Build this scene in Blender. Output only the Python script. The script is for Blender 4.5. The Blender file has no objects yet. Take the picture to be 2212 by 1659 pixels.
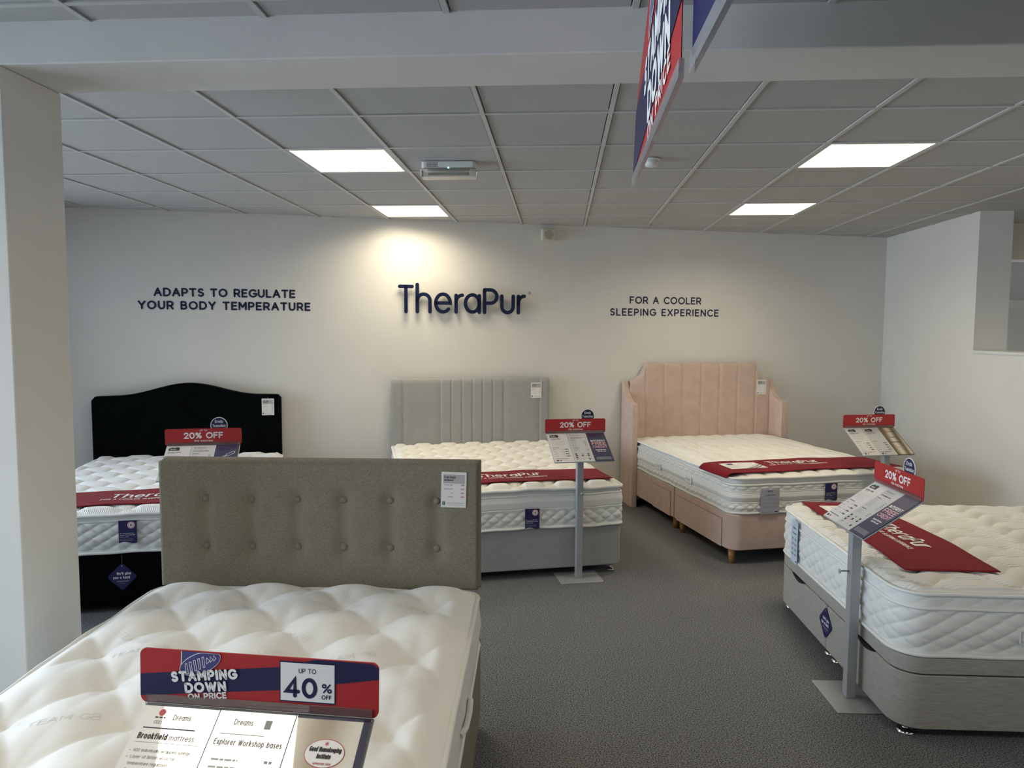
import bpy, math, random
import numpy as np
from mathutils import Matrix, Vector
random.seed(7); RNG = np.random.default_rng(7)
SC = bpy.context.scene; COL = SC.collection
PI = math.pi

# ------------------------------------------------------------------ camera
CAM_H = 1.69
F_PX, YAW, PITCH, ROLL = 1546.31, -0.066259, -0.073263, 0.0054985
def cam_axes():
    cy, sy, cp, sp = math.cos(YAW), math.sin(YAW), math.cos(PITCH), math.sin(PITCH)
    f = Vector((sy*cp, cy*cp, sp)); r = Vector((cy, -sy, 0)); u = r.cross(f)
    cr, sr = math.cos(ROLL), math.sin(ROLL)
    return cr*r + sr*u, -sr*r + cr*u, f
_r, _u, _f = cam_axes()
cd = bpy.data.cameras.new('camera'); cd.sensor_width = 36; cd.lens = 36*F_PX/2212; cd.clip_start = .02
cam = bpy.data.objects.new('camera', cd); COL.objects.link(cam)
cam.matrix_world = Matrix(((_r.x, _u.x, -_f.x, 0), (_r.y, _u.y, -_f.y, 0), (_r.z, _u.z, -_f.z, CAM_H), (0, 0, 0, 1)))
SC.camera = cam

# ------------------------------------------------------------------ world, exposure
SKY = 7.4            # overcast daylight outside the shop front
LED = 8.0           # watts given off by each ceiling panel
w = bpy.data.worlds.new('overcast_sky'); SC.world = w; w.use_nodes = True
bg = w.node_tree.nodes['Background']; bg.inputs[0].default_value = (.71, .83, 1.0, 1); bg.inputs[1].default_value = SKY
vs = SC.view_settings
vs.view_transform = 'Standard'; vs.look = 'None'; vs.exposure = 0.72; vs.gamma = 1.0; vs.use_curve_mapping = False
SC.cycles.max_bounces = 10; SC.cycles.diffuse_bounces = 6; SC.cycles.transparent_max_bounces = 12
SC.cycles.sample_clamp_indirect = 6.0; SC.cycles.use_denoising = True
SC.cycles.caustics_reflective = False; SC.cycles.caustics_refractive = False

# shop-front windows along the left wall (light portals sit in the openings)
XL = -4.9
WINS = [(-2.9, -0.9), (-0.7, 1.3), (1.5, 3.4), (3.6, 5.3)]
WZ0, WZ1 = .35, 2.45
for i, (a, b) in enumerate(WINS):
    l = bpy.data.lights.new('window_portal', 'AREA'); l.shape = 'RECTANGLE'; l.size = WZ1-WZ0; l.size_y = b-a
    l.cycles.is_portal = True
    o = bpy.data.objects.new('window_portal', l); COL.objects.link(o)
    o.location = (XL-.1, (a+b)/2, (WZ0+WZ1)/2); o.rotation_euler = (0, -PI/2, 0)

# ------------------------------------------------------------------ constants of the room
CZ = 2.709
NX, NY, WC = -0.27380203, 0.96178607, 6.742864      # back wall: NX*x+NY*y = WC
TX, TY = NY, -NX
WANG = math.atan2(TY, TX)
XR = 3.485
GX, GY, GS = -0.97356, 3.43278, .6                   # ceiling grid
BY0, BY1, BZ = 2.356, 2.65, CZ-.135                  # beam
def wpt(s, d): return (TX*s + NX*(WC-d), TY*s + NY*(WC-d))

# ------------------------------------------------------------------ materials
def mat(name, col, rough=.6, var=0, vscale=40, stretch=None, bump=0, bscale=200, bstretch=None, metal=0, spec=.5,
        sheen=0, coat=0, col2=None, emit=0, detail=3, ecol=None):
    m = bpy.data.materials.new(name); m.use_nodes = True
    nt = m.node_tree; b = nt.nodes['Principled BSDF']
    b.inputs['Base Color'].default_value = (*col, 1); b.inputs['Roughness'].default_value = rough
    b.inputs['Metallic'].default_value = metal; b.inputs['Specular IOR Level'].default_value = spec
    if sheen: b.inputs['Sheen Weight'].default_value = sheen; b.inputs['Sheen Roughness'].default_value = .4
    if coat: b.inputs['Coat Weight'].default_value = coat; b.inputs['Coat Roughness'].default_value = .02; b.inputs['Coat IOR'].default_value = 1.75
    if emit:
        b.inputs['Emission Color'].default_value = (*(ecol or col), 1); b.inputs['Emission Strength'].default_value = emit
    def coords(st):
        tc = nt.nodes.new('ShaderNodeTexCoord'); out = tc.outputs['Object']
        if st:
            mp = nt.nodes.new('ShaderNodeMapping'); mp.inputs['Scale'].default_value = st
            nt.links.new(out, mp.inputs['Vector']); out = mp.outputs[0]
        return out
    if var or col2:
        n = nt.nodes.new('ShaderNodeTexNoise'); n.inputs['Scale'].default_value = vscale; n.inputs['Detail'].default_value = detail
        nt.links.new(coords(stretch), n.inputs['Vector'])
        rp = nt.nodes.new('ShaderNodeValToRGB')
        c2 = col2 or tuple(min(1, c*(1+var)) for c in col); c1 = tuple(c*(1-var) for c in col) if not col2 else col
        rp.color_ramp.elements[0].position = .36; rp.color_ramp.elements[1].position = .64
        rp.color_ramp.elements[0].color = (*c1, 1); rp.color_ramp.elements[1].color = (*c2, 1)
        nt.links.new(n.outputs[0], rp.inputs[0]); nt.links.new(rp.outputs[0], b.inputs['Base Color'])
    if bump:
        n = nt.nodes.new('ShaderNodeTexNoise'); n.inputs['Scale'].default_value = bscale; n.inputs['Detail'].default_value = 2
        nt.links.new(coords(bstretch or stretch), n.inputs['Vector'])
        bp = nt.nodes.new('ShaderNodeBump'); bp.inputs['Strength'].default_value = bump; bp.inputs['Distance'].default_value = .004
        nt.links.new(n.outputs[0], bp.inputs['Height']); nt.links.new(bp.outputs[0], b.inputs['Normal'])
    return m
def ribbed(name, col, axis, scale, strength=.4, col2=None):
    m = mat(name, col, .85, sheen=.1); nt = m.node_tree; b = nt.nodes['Principled BSDF']
    tc = nt.nodes.new('ShaderNodeTexCoord'); wv = nt.nodes.new('ShaderNodeTexWave'); wv.bands_direction = axis
    wv.inputs['Scale'].default_value = scale; wv.inputs['Distortion'].default_value = 1.5; wv.inputs['Detail'].default_value = 1
    wv.inputs['Detail Scale'].default_value = .6
    bp = nt.nodes.new('ShaderNodeBump'); bp.inputs['Strength'].default_value = strength; bp.inputs['Distance'].default_value = .003
    nt.links.new(tc.outputs['Object'], wv.inputs['Vector']); nt.links.new(wv.outputs['Fac'], bp.inputs['Height'])
    nt.links.new(bp.outputs[0], b.inputs['Normal'])
    return m
def satin(name, c1, c2, scale=9, rough=.35, coat=0):
    m = mat(name, c1, rough, coat=coat); nt = m.node_tree; b = nt.nodes['Principled BSDF']
    tc = nt.nodes.new('ShaderNodeTexCoord'); wv = nt.nodes.new('ShaderNodeTexWave'); wv.inputs['Scale'].default_value = scale
    wv.inputs['Distortion'].default_value = 3.5; wv.inputs['Detail'].default_value = 2; wv.inputs['Detail Scale'].default_value = .8
    mp = nt.nodes.new('ShaderNodeMapping'); mp.inputs['Rotation'].default_value = (0, 0, .25); mp.inputs['Scale'].default_value = (1, .25, 1)
    rp = nt.nodes.new('ShaderNodeValToRGB'); rp.color_ramp.elements[0].color = (*c1, 1); rp.color_ramp.elements[1].color = (*c2, 1)
    nt.links.new(tc.outputs['Object'], mp.inputs[0]); nt.links.new(mp.outputs[0], wv.inputs['Vector'])
    nt.links.new(wv.outputs['Fac'], rp.inputs[0]); nt.links.new(rp.outputs[0], b.inputs['Base Color'])
    return m
def glassy(name, tint=(1, 1, 1), gloss_rough=.02, alpha=0.0, body=(.8, .8, .8)):
    m = bpy.data.materials.new(name); m.use_nodes = True; nt = m.node_tree; nt.nodes.clear()
    out = nt.nodes.new('ShaderNodeOutputMaterial'); mx = nt.nodes.new('ShaderNodeMixShader'); fr = nt.nodes.new('ShaderNodeFresnel')
    fr.inputs[0].default_value = 1.45
    tr = nt.nodes.new('ShaderNodeBsdfTransparent'); tr.inputs[0].default_value = (*tint, 1)
    gl = nt.nodes.new('ShaderNodeBsdfGlossy'); gl.inputs['Roughness'].default_value = gloss_rough
    base = tr.outputs[0]
    if alpha:
        df = nt.nodes.new('ShaderNodeBsdfDiffuse'); df.inputs[0].default_value = (*body, 1)
        m2 = nt.nodes.new('ShaderNodeMixShader'); m2.inputs[0].default_value = alpha
        nt.links.new(tr.outputs[0], m2.inputs[1]); nt.links.new(df.outputs[0], m2.inputs[2]); base = m2.outputs[0]
    nt.links.new(fr.outputs[0], mx.inputs[0]); nt.links.new(base, mx.inputs[1]); nt.links.new(gl.outputs[0], mx.inputs[2])
    nt.links.new(mx.outputs[0], out.inputs[0])
    return m

M = {}
M['paint'] = mat('painted_plaster', (.74, .722, .685), .75, var=.015, vscale=3, bump=.08, bscale=260)
M['paint_beam'] = mat('painted_beam', (.68, .665, .64), .7, var=.02, vscale=4, bump=.12, bscale=160)
M['ceil'] = mat('mineral_tile', (.47, .467, .46), .95, var=.06, vscale=350, bump=.35, bscale=420, spec=.1)
M['rail'] = mat('white_rail', (.54, .535, .525), .5)
M['plenum'] = mat('dark_void', (.05, .05, .05), .9)
M['carpet'] = mat('grey_carpet', (.035, .036, .040), .98, col2=(.285, .290, .302), vscale=170, bump=.12, bscale=240, spec=.05, detail=8)
M['navy_letter'] = mat('navy_gloss', (.006, .012, .05), .3)
M['navy_vinyl'] = mat('navy_vinyl', (.008, .014, .055), .45)
M['white_pl'] = mat('white_plastic', (.75, .75, .72), .4)
M['cream_pl'] = mat('cream_plastic', (.66, .62, .50), .45)
M['dark_pl'] = mat('dark_grille', (.22, .20, .16), .6)
M['led'] = mat('lit_diffuser', (.9, .88, .8), .5, emit=.9, ecol=(1.0, .93, .74))
M['tube'] = mat('unlit_lamp_tube', (.8, .8, .72), .4)
M['black'] = mat('black', (.01, .01, .01), .5)
M['chrome'] = mat('chrome', (.75, .75, .76), .12, metal=1)
M['steel'] = mat('grey_powder_coat', (.36, .375, .39), .42, var=.03, vscale=300, metal=.15)
M['clear'] = glassy('clear_acrylic', alpha=.07, body=(.85, .85, .85))
M['frost'] = glassy('frosted_rail', alpha=.3, body=(.75, .74, .76), gloss_rough=.2)
M['glass'] = glassy('window_glass', tint=(.96, .98, .97))
M['frame'] = mat('window_frame', (.5, .5, .5), .4)
M['wood'] = mat('oak_leg', (.42, .22, .075), .45, var=.2, vscale=30, stretch=(8, 8, .6))
# fabrics
M['black_velvet'] = mat('black_green_velvet', (.0022, .0035, .0035), .95, var=.3, vscale=12, spec=.05, sheen=.02)
M['black_cloth'] = mat('black_cloth', (.0022, .0024, .0028), .95, spec=.05)
M['grey_velvet'] = mat('grey_velvet', (.35, .352, .35), .85, var=.02, vscale=25, bump=.12, bscale=900, sheen=.25, spec=.2)
M['pink_velvet'] = mat('pink_velvet', (.59, .445, .385), .85, var=.05, vscale=14, bump=.1, bscale=900, sheen=.3, spec=.2)
M['taupe'] = mat('taupe_weave', (.185, .168, .130), .92, col2=(.305, .280, .225), vscale=620, stretch=(.28, .28, 1.4), bump=.35, bscale=700, spec=.15)
M['greige'] = mat('greige_linen', (.325, .307, .278), .92, col2=(.415, .396, .362), vscale=190, stretch=(.10, .10, 2.2), bump=.3, bscale=600, spec=.15)
M['knit_e'] = mat('cream_damask', (.89, .882, .86), .8, var=.008, vscale=8, bump=.06, bscale=700, sheen=.1)
M['knit'] = mat('white_knit', (.80, .78, .735), .85, bump=.10, bscale=600, sheen=.1)
M['rib_a'] = ribbed('ribbed_knit', (.80, .80, .80), 'X', 28, .4)
M['rib_b'] = ribbed('ribbed_knit', (.80, .775, .715), 'X', 26, .12)
M['rib_c'] = ribbed('ribbed_knit', (.80, .785, .74), 'X', 26, .10)
M['rib_d'] = ribbed('ribbed_knit', (.78, .765, .725), 'X', 24, .8)
M['border'] = mat('white_border_fabric', (.76, .76, .74), .8, bump=.06, bscale=500)
M['piping'] = mat('white_tape', (.80, .80, .78), .75, bump=.1, bscale=900)
M['red_felt'] = mat('red_felt', (.195, .009, .016), .9, var=.06, vscale=60, bump=.12, bscale=800, sheen=.05, spec=.15)
# print
M['p_white'] = mat('paper_white', (.80, .79, .78), .5)
M['p_sheet'] = mat('sheet_white', (.72, .70, .70), .35, coat=1)
M['p_grey'] = mat('sheet_grey', (.60, .595, .60), .35, coat=1)
M['p_navy'] = mat('sheet_navy', (.030, .030, .085), .35, coat=1)
M['p_red'] = mat('sign_red', (.42, .018, .020), .5)
M['p_navyflat'] = mat('print_navy', (.010, .010, .060), .5)
M['p_ink'] = mat('ink_dark', (.035, .035, .045), .6)
M['p_mid'] = mat('ink_grey', (.30, .30, .31), .6)
M['p_pale'] = mat('ink_pale', (.46, .455, .47), .6)
M['p_wh'] = mat('ink_white', (.82, .81, .80), .55)
M['p_pink'] = mat('ink_pink', (.72, .42, .46), .55)
M['p_redink'] = mat('ink_red', (.50, .06, .08), .55)
M['p_teal'] = mat('ink_teal', (.02, .10, .10), .55)
M['p_sea'] = mat('ink_sea', (.42, .56, .55), .5)
M['p_brown'] = mat('ink_brown', (.10, .06, .03), .5)
M['p_gold'] = satin('gold_satin_print', (.17, .125, .055), (.78, .70, .56), 3.5, coat=1)
M['p_beige'] = satin('beige_satin_print', (.34, .27, .19), (.72, .68, .60), 2.6, coat=1)
M['p_lilac'] = mat('label_lilac', (.40, .41, .47), .5, var=.06, vscale=20)
M['p_blue'] = mat('label_blue', (.56, .64, .78), .5, var=.06, vscale=20)
M['p_tag'] = mat('tag_indigo', (.012, .010, .085), .5)
M['p_boot'] = mat('boot_blue', (.06, .055, .20), .5)
M['carpet_line'] = mat('woven_yarn', (.77, .76, .735), .6)

# ------------------------------------------------------------------ mesh helpers
class MB:
    def __init__(s): s.v = []; s.f = []; s.mi = []; s.mats = []
    def mid(s, m):
        if m not in s.mats: s.mats.append(m)
        return s.mats.index(m)
    def add(s, vs, fs, m):
        o = len(s.v); s.v.extend([tuple(map(float, p)) for p in vs]); k = s.mid(m)
        for f in fs: s.f.append(tuple(o+i for i in f)); s.mi.append(k)
        return s
    def box(s, x0, x1, y0, y1, z0, z1, m):
        return s.add([(x0, y0, z0), (x1, y0, z0), (x1, y1, z0), (x0, y1, z0), (x0, y0, z1), (x1, y0, z1), (x1, y1, z1), (x0, y1, z1)],
                     [(3, 2, 1, 0), (4, 5, 6, 7), (0, 1, 5, 4), (1, 2, 6, 5), (2, 3, 7, 6), (3, 0, 4, 7)], m)
    def prism(s, pts, z0, z1, m):
        n = len(pts)
        return s.add([(x, y, z0) for x, y in pts]+[(x, y, z1) for x, y in pts],
                     [tuple(range(n-1, -1, -1)), tuple(range(n, 2*n))]+[(i, (i+1) % n, n+(i+1) % n, n+i) for i in range(n)], m)
    def slab(s, pts, y0, y1, m):            # outline in x,z extruded along y (y0 front, y1 back)
        n = len(pts)
        return s.add([(x, y0, z) for x, z in pts]+[(x, y1, z) for x, z in pts],
                     [tuple(range(n)), tuple(range(2*n-1, n-1, -1))]+[(i, n+i, n+(i+1) % n, (i+1) % n) for i in range(n)], m)
    def lathe(s, prof, cx, cy, m, n=20, cap=True):
        vs = []; fs = []
        for r, z in prof:
            for i in range(n): a = 2*PI*i/n; vs.append((cx+r*math.cos(a), cy+r*math.sin(a), z))
        for k in range(len(prof)-1):
            for i in range(n): j = (i+1) % n; fs.append((k*n+i, k*n+j, (k+1)*n+j, (k+1)*n+i))
        if cap: fs.append(tuple(range(n-1, -1, -1))); fs.append(tuple((len(prof)-1)*n+i for i in range(n)))
        return s.add(vs, fs, m)
    def tube(s, pts, r, m, n=8, closed=False):
        P = [Vector(p) for p in pts]; N = len(P); vs = []; fs = []; up = Vector((0, 0, 1))
        for i in range(N):
            a = P[(i-1) % N] if (closed or i > 0) else P[i]; b = P[(i+1) % N] if (closed or i < N-1) else P[i]
            t = (b-a).normalized(); u = up if abs(t.dot(up)) < .95 else Vector((1, 0, 0))
            e1 = t.cross(u).normalized(); e2 = e1.cross(t)
            for k in range(n): an = 2*PI*k/n; vs.append(tuple(P[i]+r*(math.cos(an)*e1+math.sin(an)*e2)))
        for i in range(N if closed else N-1):
            j = (i+1) % N
            for k in range(n): l = (k+1) % n; fs.append((i*n+k, i*n+l, j*n+l, j*n+k))
        if not closed: fs.append(tuple(range(n))); fs.append(tuple((N-1)*n+k for k in range(n-1, -1, -1)))
        return s.add(vs, fs, m)
    def xf(s, mtx, i0=0):
        for i in range(i0, len(s.v)): s.v[i] = tuple(mtx @ Vector(s.v[i]))
        return s
    def mesh(s, name, smooth=False):
        me = bpy.data.meshes.new(name); me.from_pydata(s.v, [], s.f)
        for m in s.mats: me.materials.append(m)
        me.polygons.foreach_set('material_index', s.mi)
        if smooth: me.polygons.foreach_set('use_smooth', [True]*len(s.f))
        me.update(); return me
    def build(s, name, parent=None, smooth=False, bevel=0, seg=2, angle=40, label=None):
        o = bpy.data.objects.new(name, s.mesh(name, smooth or bevel > 0)); COL.objects.link(o); o.parent = parent
        if bevel:
            b = o.modifiers.new('bevel', 'BEVEL'); b.width = bevel; b.segments = seg; b.limit_method = 'ANGLE'; b.angle_limit = math.radians(angle)
            wn = o.modifiers.new('wn', 'WEIGHTED_NORMAL'); wn.keep_sharp = False
        if label: o['label'] = label
        return o
def empty(name, label, cat, loc=(0, 0, 0), rz=0, group=None):
    o = bpy.data.objects.new(name, None); COL.objects.link(o); o.location = loc; o.rotation_euler = (0, 0, rz); o.empty_display_size = .1
    return tag(o, label, cat, group)
def tag(o, label, cat, group=None):
    o['label'] = label; o['category'] = cat
    if group: o['group'] = group
    return o
def struct(o, label=None):
    o['kind'] = 'structure'
    if label: o['label'] = label
    return o
def from_np(name, V, Fq, m, parent=None, smooth=True):
    me = bpy.data.meshes.new(name); V = np.asarray(V, np.float32); Fq = np.asarray(Fq, np.int32)
    me.vertices.add(len(V)); me.vertices.foreach_set('co', V.ravel())
    me.loops.add(Fq.size); me.polygons.add(len(Fq)); me.loops.foreach_set('vertex_index', Fq.ravel())
    me.polygons.foreach_set('loop_start', np.arange(0, Fq.size, 4, dtype=np.int32))
    me.polygons.foreach_set('use_smooth', np.ones(len(Fq), bool) if smooth else np.zeros(len(Fq), bool))
    for x in (m if isinstance(m, list) else [m]): me.materials.append(x)
    me.update(calc_edges=True); me.validate()
    o = bpy.data.objects.new(name, me); COL.objects.link(o); o.parent = parent
    return o
def rrect(x0, x1, y0, y1, r, n=6, corners=(1, 1, 1, 1)):
    out = []
    for (cx, cy, a, on) in ((x1-r, y1-r, 0, corners[0]), (x0+r, y1-r, 90, corners[1]), (x0+r, y0+r, 180, corners[2]), (x1-r, y0+r, 270, corners[3])):
        if on:
            for k in range(n+1): t = math.radians(a+90*k/n); out.append((cx+r*math.cos(t), cy+r*math.sin(t)))
        else: out.append({0: (x1, y1), 90: (x0, y1), 180: (x0, y0), 270: (x1, y0)}[a])
    return out

# ------------------------------------------------------------------ stroke lettering
def arc(cx, cy, rx, ry, a0, a1, st=15):
    n = max(2, int(abs(a1-a0)/st)); return [(cx+rx*math.cos(math.radians(a0+(a1-a0)*i/n)), cy+ry*math.sin(math.radians(a0+(a1-a0)*i/n))) for i in range(n+1)]
XH = .72
G = {
 'A': (.86, [[(0, 0), (.43, 1)], [(.43, 1), (.86, 0)], [(.15, .34), (.71, .34)]]),
 'B': (.68, [[(0, 0), (0, 1)], [(0, 1), (.36, 1)]+arc(.36, .765, .26, .235, 90, -90)+[(0, .53)], [(0, .53), (.4, .53)]+arc(.4, .265, .28, .265, 90, -90)+[(0, 0)]]),
 'C': (.84, [arc(.5, .5, .5, .5, 45, 315)]),
 'D': (.82, [[(0, 0), (0, 1)], [(0, 1), (.34, 1)]+arc(.34, .5, .48, .5, 90, -90)+[(0, 0)]]),
 'E': (.6, [[(.6, 1), (0, 1), (0, 0), (.6, 0)], [(0, .52), (.54, .52)]]),
 'F': (.58, [[(.58, 1), (0, 1), (0, 0)], [(0, .5), (.5, .5)]]),
 'G': (.9, [arc(.5, .5, .5, .5, 45, 345)+[(.92, .46), (.58, .46)]]),
 'H': (.74, [[(0, 0), (0, 1)], [(.74, 0), (.74, 1)], [(0, .5), (.74, .5)]]),
 'I': (.0, [[(0, 0), (0, 1)]]),
 'J': (.5, [[(.5, 1), (.5, .28)]+arc(.25, .25, .25, .25, 0, -150)]),
 'K': (.7, [[(0, 0), (0, 1)], [(.66, 1), (0, .4)], [(.24, .6), (.7, 0)]]),
 'L': (.55, [[(0, 1), (0, 0), (.55, 0)]]),
 'M': (.9, [[(0, 0), (0, 1)], [(0, 1), (.45, .35)], [(.45, .35), (.9, 1)], [(.9, 1), (.9, 0)]]),
 'N': (.76, [[(0, 0), (0, 1)], [(0, 1), (.76, 0)], [(.76, 0), (.76, 1)]]),
 'O': (1.0, [arc(.5, .5, .5, .5, 0, 360)]),
 'P': (.66, [[(0, 0), (0, 1)], [(0, 1), (.36, 1)]+arc(.36, .71, .3, .29, 90, -90)+[(0, .42)]]),
 'Q': (1.0, [arc(.5, .5, .5, .5, 0, 360), [(.6, .3), (.95, -.02)]]),
 'R': (.7, [[(0, 0), (0, 1)], [(0, 1), (.38, 1)]+arc(.38, .71, .3, .29, 90, -90)+[(0, .42)], [(.38, .42), (.7, 0)]]),
 'S': (.62, [arc(.31, .755, .28, .245, 30, 270)+arc(.31, .255, .31, .255, 90, -150)]),
 'T': (.76, [[(0, 1), (.76, 1)], [(.38, 1), (.38, 0)]]),
 'U': (.74, [[(0, 1), (0, .37)]+arc(.37, .37, .37, .37, 180, 360)+[(.74, 1)]]),
 'V': (.84, [[(0, 1), (.42, 0)], [(.42, 0), (.84, 1)]]),
 'W': (1.2, [[(0, 1), (.3, 0)], [(.3, 0), (.6, .95)], [(.6, .95), (.9, 0)], [(.9, 0), (1.2, 1)]]),
 'X': (.76, [[(0, 0), (.76, 1)], [(0, 1), (.76, 0)]]),
 'Y': (.78, [[(0, 1), (.39, .46)], [(.78, 1), (.39, .46)], [(.39, .46), (.39, 0)]]),
 'Z': (.7, [[(0, 1), (.7, 1), (0, 0), (.7, 0)]]),
 'a': (.66, [arc(.33, .36, .33, .36, 0, 360), [(.66, XH), (.66, 0)]]),
 'b': (.66, [arc(.33, .36, .33, .36, 0, 360), [(0, 1.04), (0, 0)]]),
 'c': (.56, [arc(.34, .36, .34, .36, 45, 315)]),
 'd': (.66, [arc(.33, .36, .33, .36, 0, 360), [(.66, 1.04), (.66, 0)]]),
 'e': (.66, [[(.04, .36), (.66, .36)]+arc(.33, .36, .33, .36, 0, 315)]),
 'f': (.38, [arc(.36, .82, .2, .2, 80, 180)+[(.16, 0)], [(0, XH), (.36, XH)]]),
 'g': (.66, [arc(.33, .36, .33, .36, 0, 360), [(.66, XH), (.66, 0)]+arc(.34, -.02, .32, .28, 0, -150)]),
 'h': (.6, [[(0, 1.04), (0, 0)], [(0, .4)]+arc(.3, .42, .3, .3, 180, 0)+[(.6, 0)]]),
 'i': (.0, [[(0, XH), (0, 0)], [(0, .97), (0, .98)]]),
 'j': (.1, [[(.1, XH), (.1, -.1)]+arc(-.08, -.1, .18, .18, 0, -90), [(.1, .97), (.1, .98)]]),
 'k': (.54, [[(0, 1.04), (0, 0)], [(.5, XH), (0, .28)], [(.2, .44), (.54, 0)]]),
 'l': (.0, [[(0, 1.04), (0, 0)]]),
 'm': (.96, [[(0, XH), (0, 0)], [(0, .46)]+arc(.24, .48, .24, .24, 180, 0)+[(.48, 0)], [(.48, .46)]+arc(.72, .48, .24, .24, 180, 0)+[(.96, 0)]]),
 'n': (.6, [[(0, XH), (0, 0)], [(0, .4)]+arc(.3, .42, .3, .3, 180, 0)+[(.6, 0)]]),
 'o': (.7, [arc(.35, .36, .35, .36, 0, 360)]),
 'p': (.66, [arc(.33, .36, .33, .36, 0, 360), [(0, XH), (0, -.3)]]),
 'q': (.66, [arc(.33, .36, .33, .36, 0, 360), [(.66, XH), (.66, -.3)]]),
 'r': (.36, [[(0, XH), (0, 0)], [(0, .36)]+arc(.36, .36, .36, .36, 180, 95)]),
 's': (.48, [arc(.24, .535, .22, .185, 30, 270)+arc(.24, .18, .24, .18, 90, -150)]),
 't': (.38, [[(.15, .94), (.15, .2)]+arc(.33, .2, .18, .2, 180, 285), [(0, XH), (.36, XH)]]),
 'u': (.6, [[(0, XH), (0, .3)]+arc(.3, .3, .3, .3, 180, 360)+[(.6, XH)], [(.6, XH), (.6, 0)]]),
 'v': (.6, [[(0, XH), (.3, 0)], [(.3, 0), (.6, XH)]]),
 'w': (.94, [[(0, XH), (.24, 0)], [(.24, 0), (.47, XH)], [(.47, XH), (.7, 0)], [(.7, 0), (.94, XH)]]),
 'x': (.56, [[(0, 0), (.56, XH)], [(0, XH), (.56, 0)]]),
 'y': (.62, [[(0, XH), (.31, 0)], [(.62, XH), (.2, -.27)]]),
 'z': (.52, [[(0, XH), (.52, XH), (0, 0), (.52, 0)]]),
 '0': (.74, [arc(.37, .5, .37, .5, 0, 360)]),
 '1': (.25, [[(0, .84), (.22, 1), (.22, 0)]]),
 '2': (.62, [arc(.3, .7, .3, .3, 165, -20)+[(.03, 0), (.62, 0)]]),
 '3': (.6, [[(.05, 1), (.55, 1), (.26, .6)]+arc(.26, .3, .32, .3, 90, -140)]),
 '4': (.74, [[(.54, 0), (.54, 1), (0, .26), (.74, .26)]]),
 '5': (.6, [[(.54, 1), (.1, 1), (.07, .55)]+arc(.26, .31, .33, .31, 110, -140)]),
 '6': (.64, [arc(.32, .32, .32, .32, 0, 360), [(.46, 1), (.05, .48)]]),
 '7': (.62, [[(0, 1), (.62, 1), (.2, 0)]]),
 '8': (.62, [arc(.31, .76, .25, .24, 0, 360), arc(.31, .27, .31, .27, 0, 360)]),
 '9': (.64, [arc(.32, .68, .32, .32, 0, 360), [(.59, .52), (.18, 0)]]),
 '%': (.9, [arc(.17, .8, .17, .19, 0, 360), arc(.73, .2, .17, .19, 0, 360), [(.78, 1), (.12, 0)]]),
 '£': (.6, [arc(.34, .76, .24, .24, 30, 180)+[(.12, 0)], [(0, 0), (.6, 0)], [(0, .46), (.44, .46)]]),
 "'": (.0, [[(0, 1), (0, .8)]]), '-': (.3, [[(0, .4), (.3, .4)]]), '.': (.0, [[(0, 0), (0, .01)]]), '•': (.1, [[(.05, .4), (.05, .42)]]),
 ' ': (.3, []),
}
MAXSEG = [None]
def ribbon(mb, pl, r, m, z, cap=4, depth=0):
    if MAXSEG[0]:
        q = [pl[0]]
        for a, b in zip(pl[:-1], pl[1:]):
            n = max(1, int(math.hypot(b[0]-a[0], b[1]-a[1])/MAXSEG[0])); q += [(a[0]+(b[0]-a[0])*i/n, a[1]+(b[1]-a[1])*i/n) for i in range(1, n+1)]
        pl = q
    pl = [p for i, p in enumerate(pl) if i == 0 or (abs(p[0]-pl[i-1][0])+abs(p[1]-pl[i-1][1])) > 1e-7]
    if len(pl) == 1: pl = [pl[0], (pl[0][0], pl[0][1]+1e-4)]
    closed = len(pl) > 3 and abs(pl[0][0]-pl[-1][0])+abs(pl[0][1]-pl[-1][1]) < 1e-6
    if closed: pl = pl[:-1]
    n = len(pl); L = []; Rr = []
    def nrm(a, b): dx, dy = b[0]-a[0], b[1]-a[1]; l = math.hypot(dx, dy) or 1; return (-dy/l, dx/l)
    for i in range(n):
        if closed: n1 = nrm(pl[i-1], pl[i]); n2 = nrm(pl[i], pl[(i+1) % n])
        else: n1 = nrm(pl[max(i-1, 0)], pl[max(i, 1)]); n2 = nrm(pl[min(i, n-2)], pl[min(i+1, n-1)])
        mx, my = n1[0]+n2[0], n1[1]+n2[1]; l = math.hypot(mx, my) or 1; mx /= l; my /= l
        k = r/max(.5, mx*n1[0]+my*n1[1]); L.append((pl[i][0]+mx*k, pl[i][1]+my*k)); Rr.append((pl[i][0]-mx*k, pl[i][1]-my*k))
    def emit(poly):
        if depth: mb.prism(poly, z-depth, z, m)
        else: mb.add([(x, y, z) for x, y in poly], [tuple(range(len(poly)))], m)
    for i in range(n if closed else n-1):
        j = (i+1) % n; emit([L[i], Rr[i], Rr[j], L[j]])
    if not closed:
        for (p, q, e) in ((pl[0], pl[1], 1), (pl[-1], pl[-2], 1)):
            a0 = math.atan2(p[1]-q[1], p[0]-q[0])
            emit([(p[0]+r*math.cos(a0+t), p[1]+r*math.sin(a0+t)) for t in [-PI/2+PI*k/cap for k in range(cap+1)]])
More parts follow.
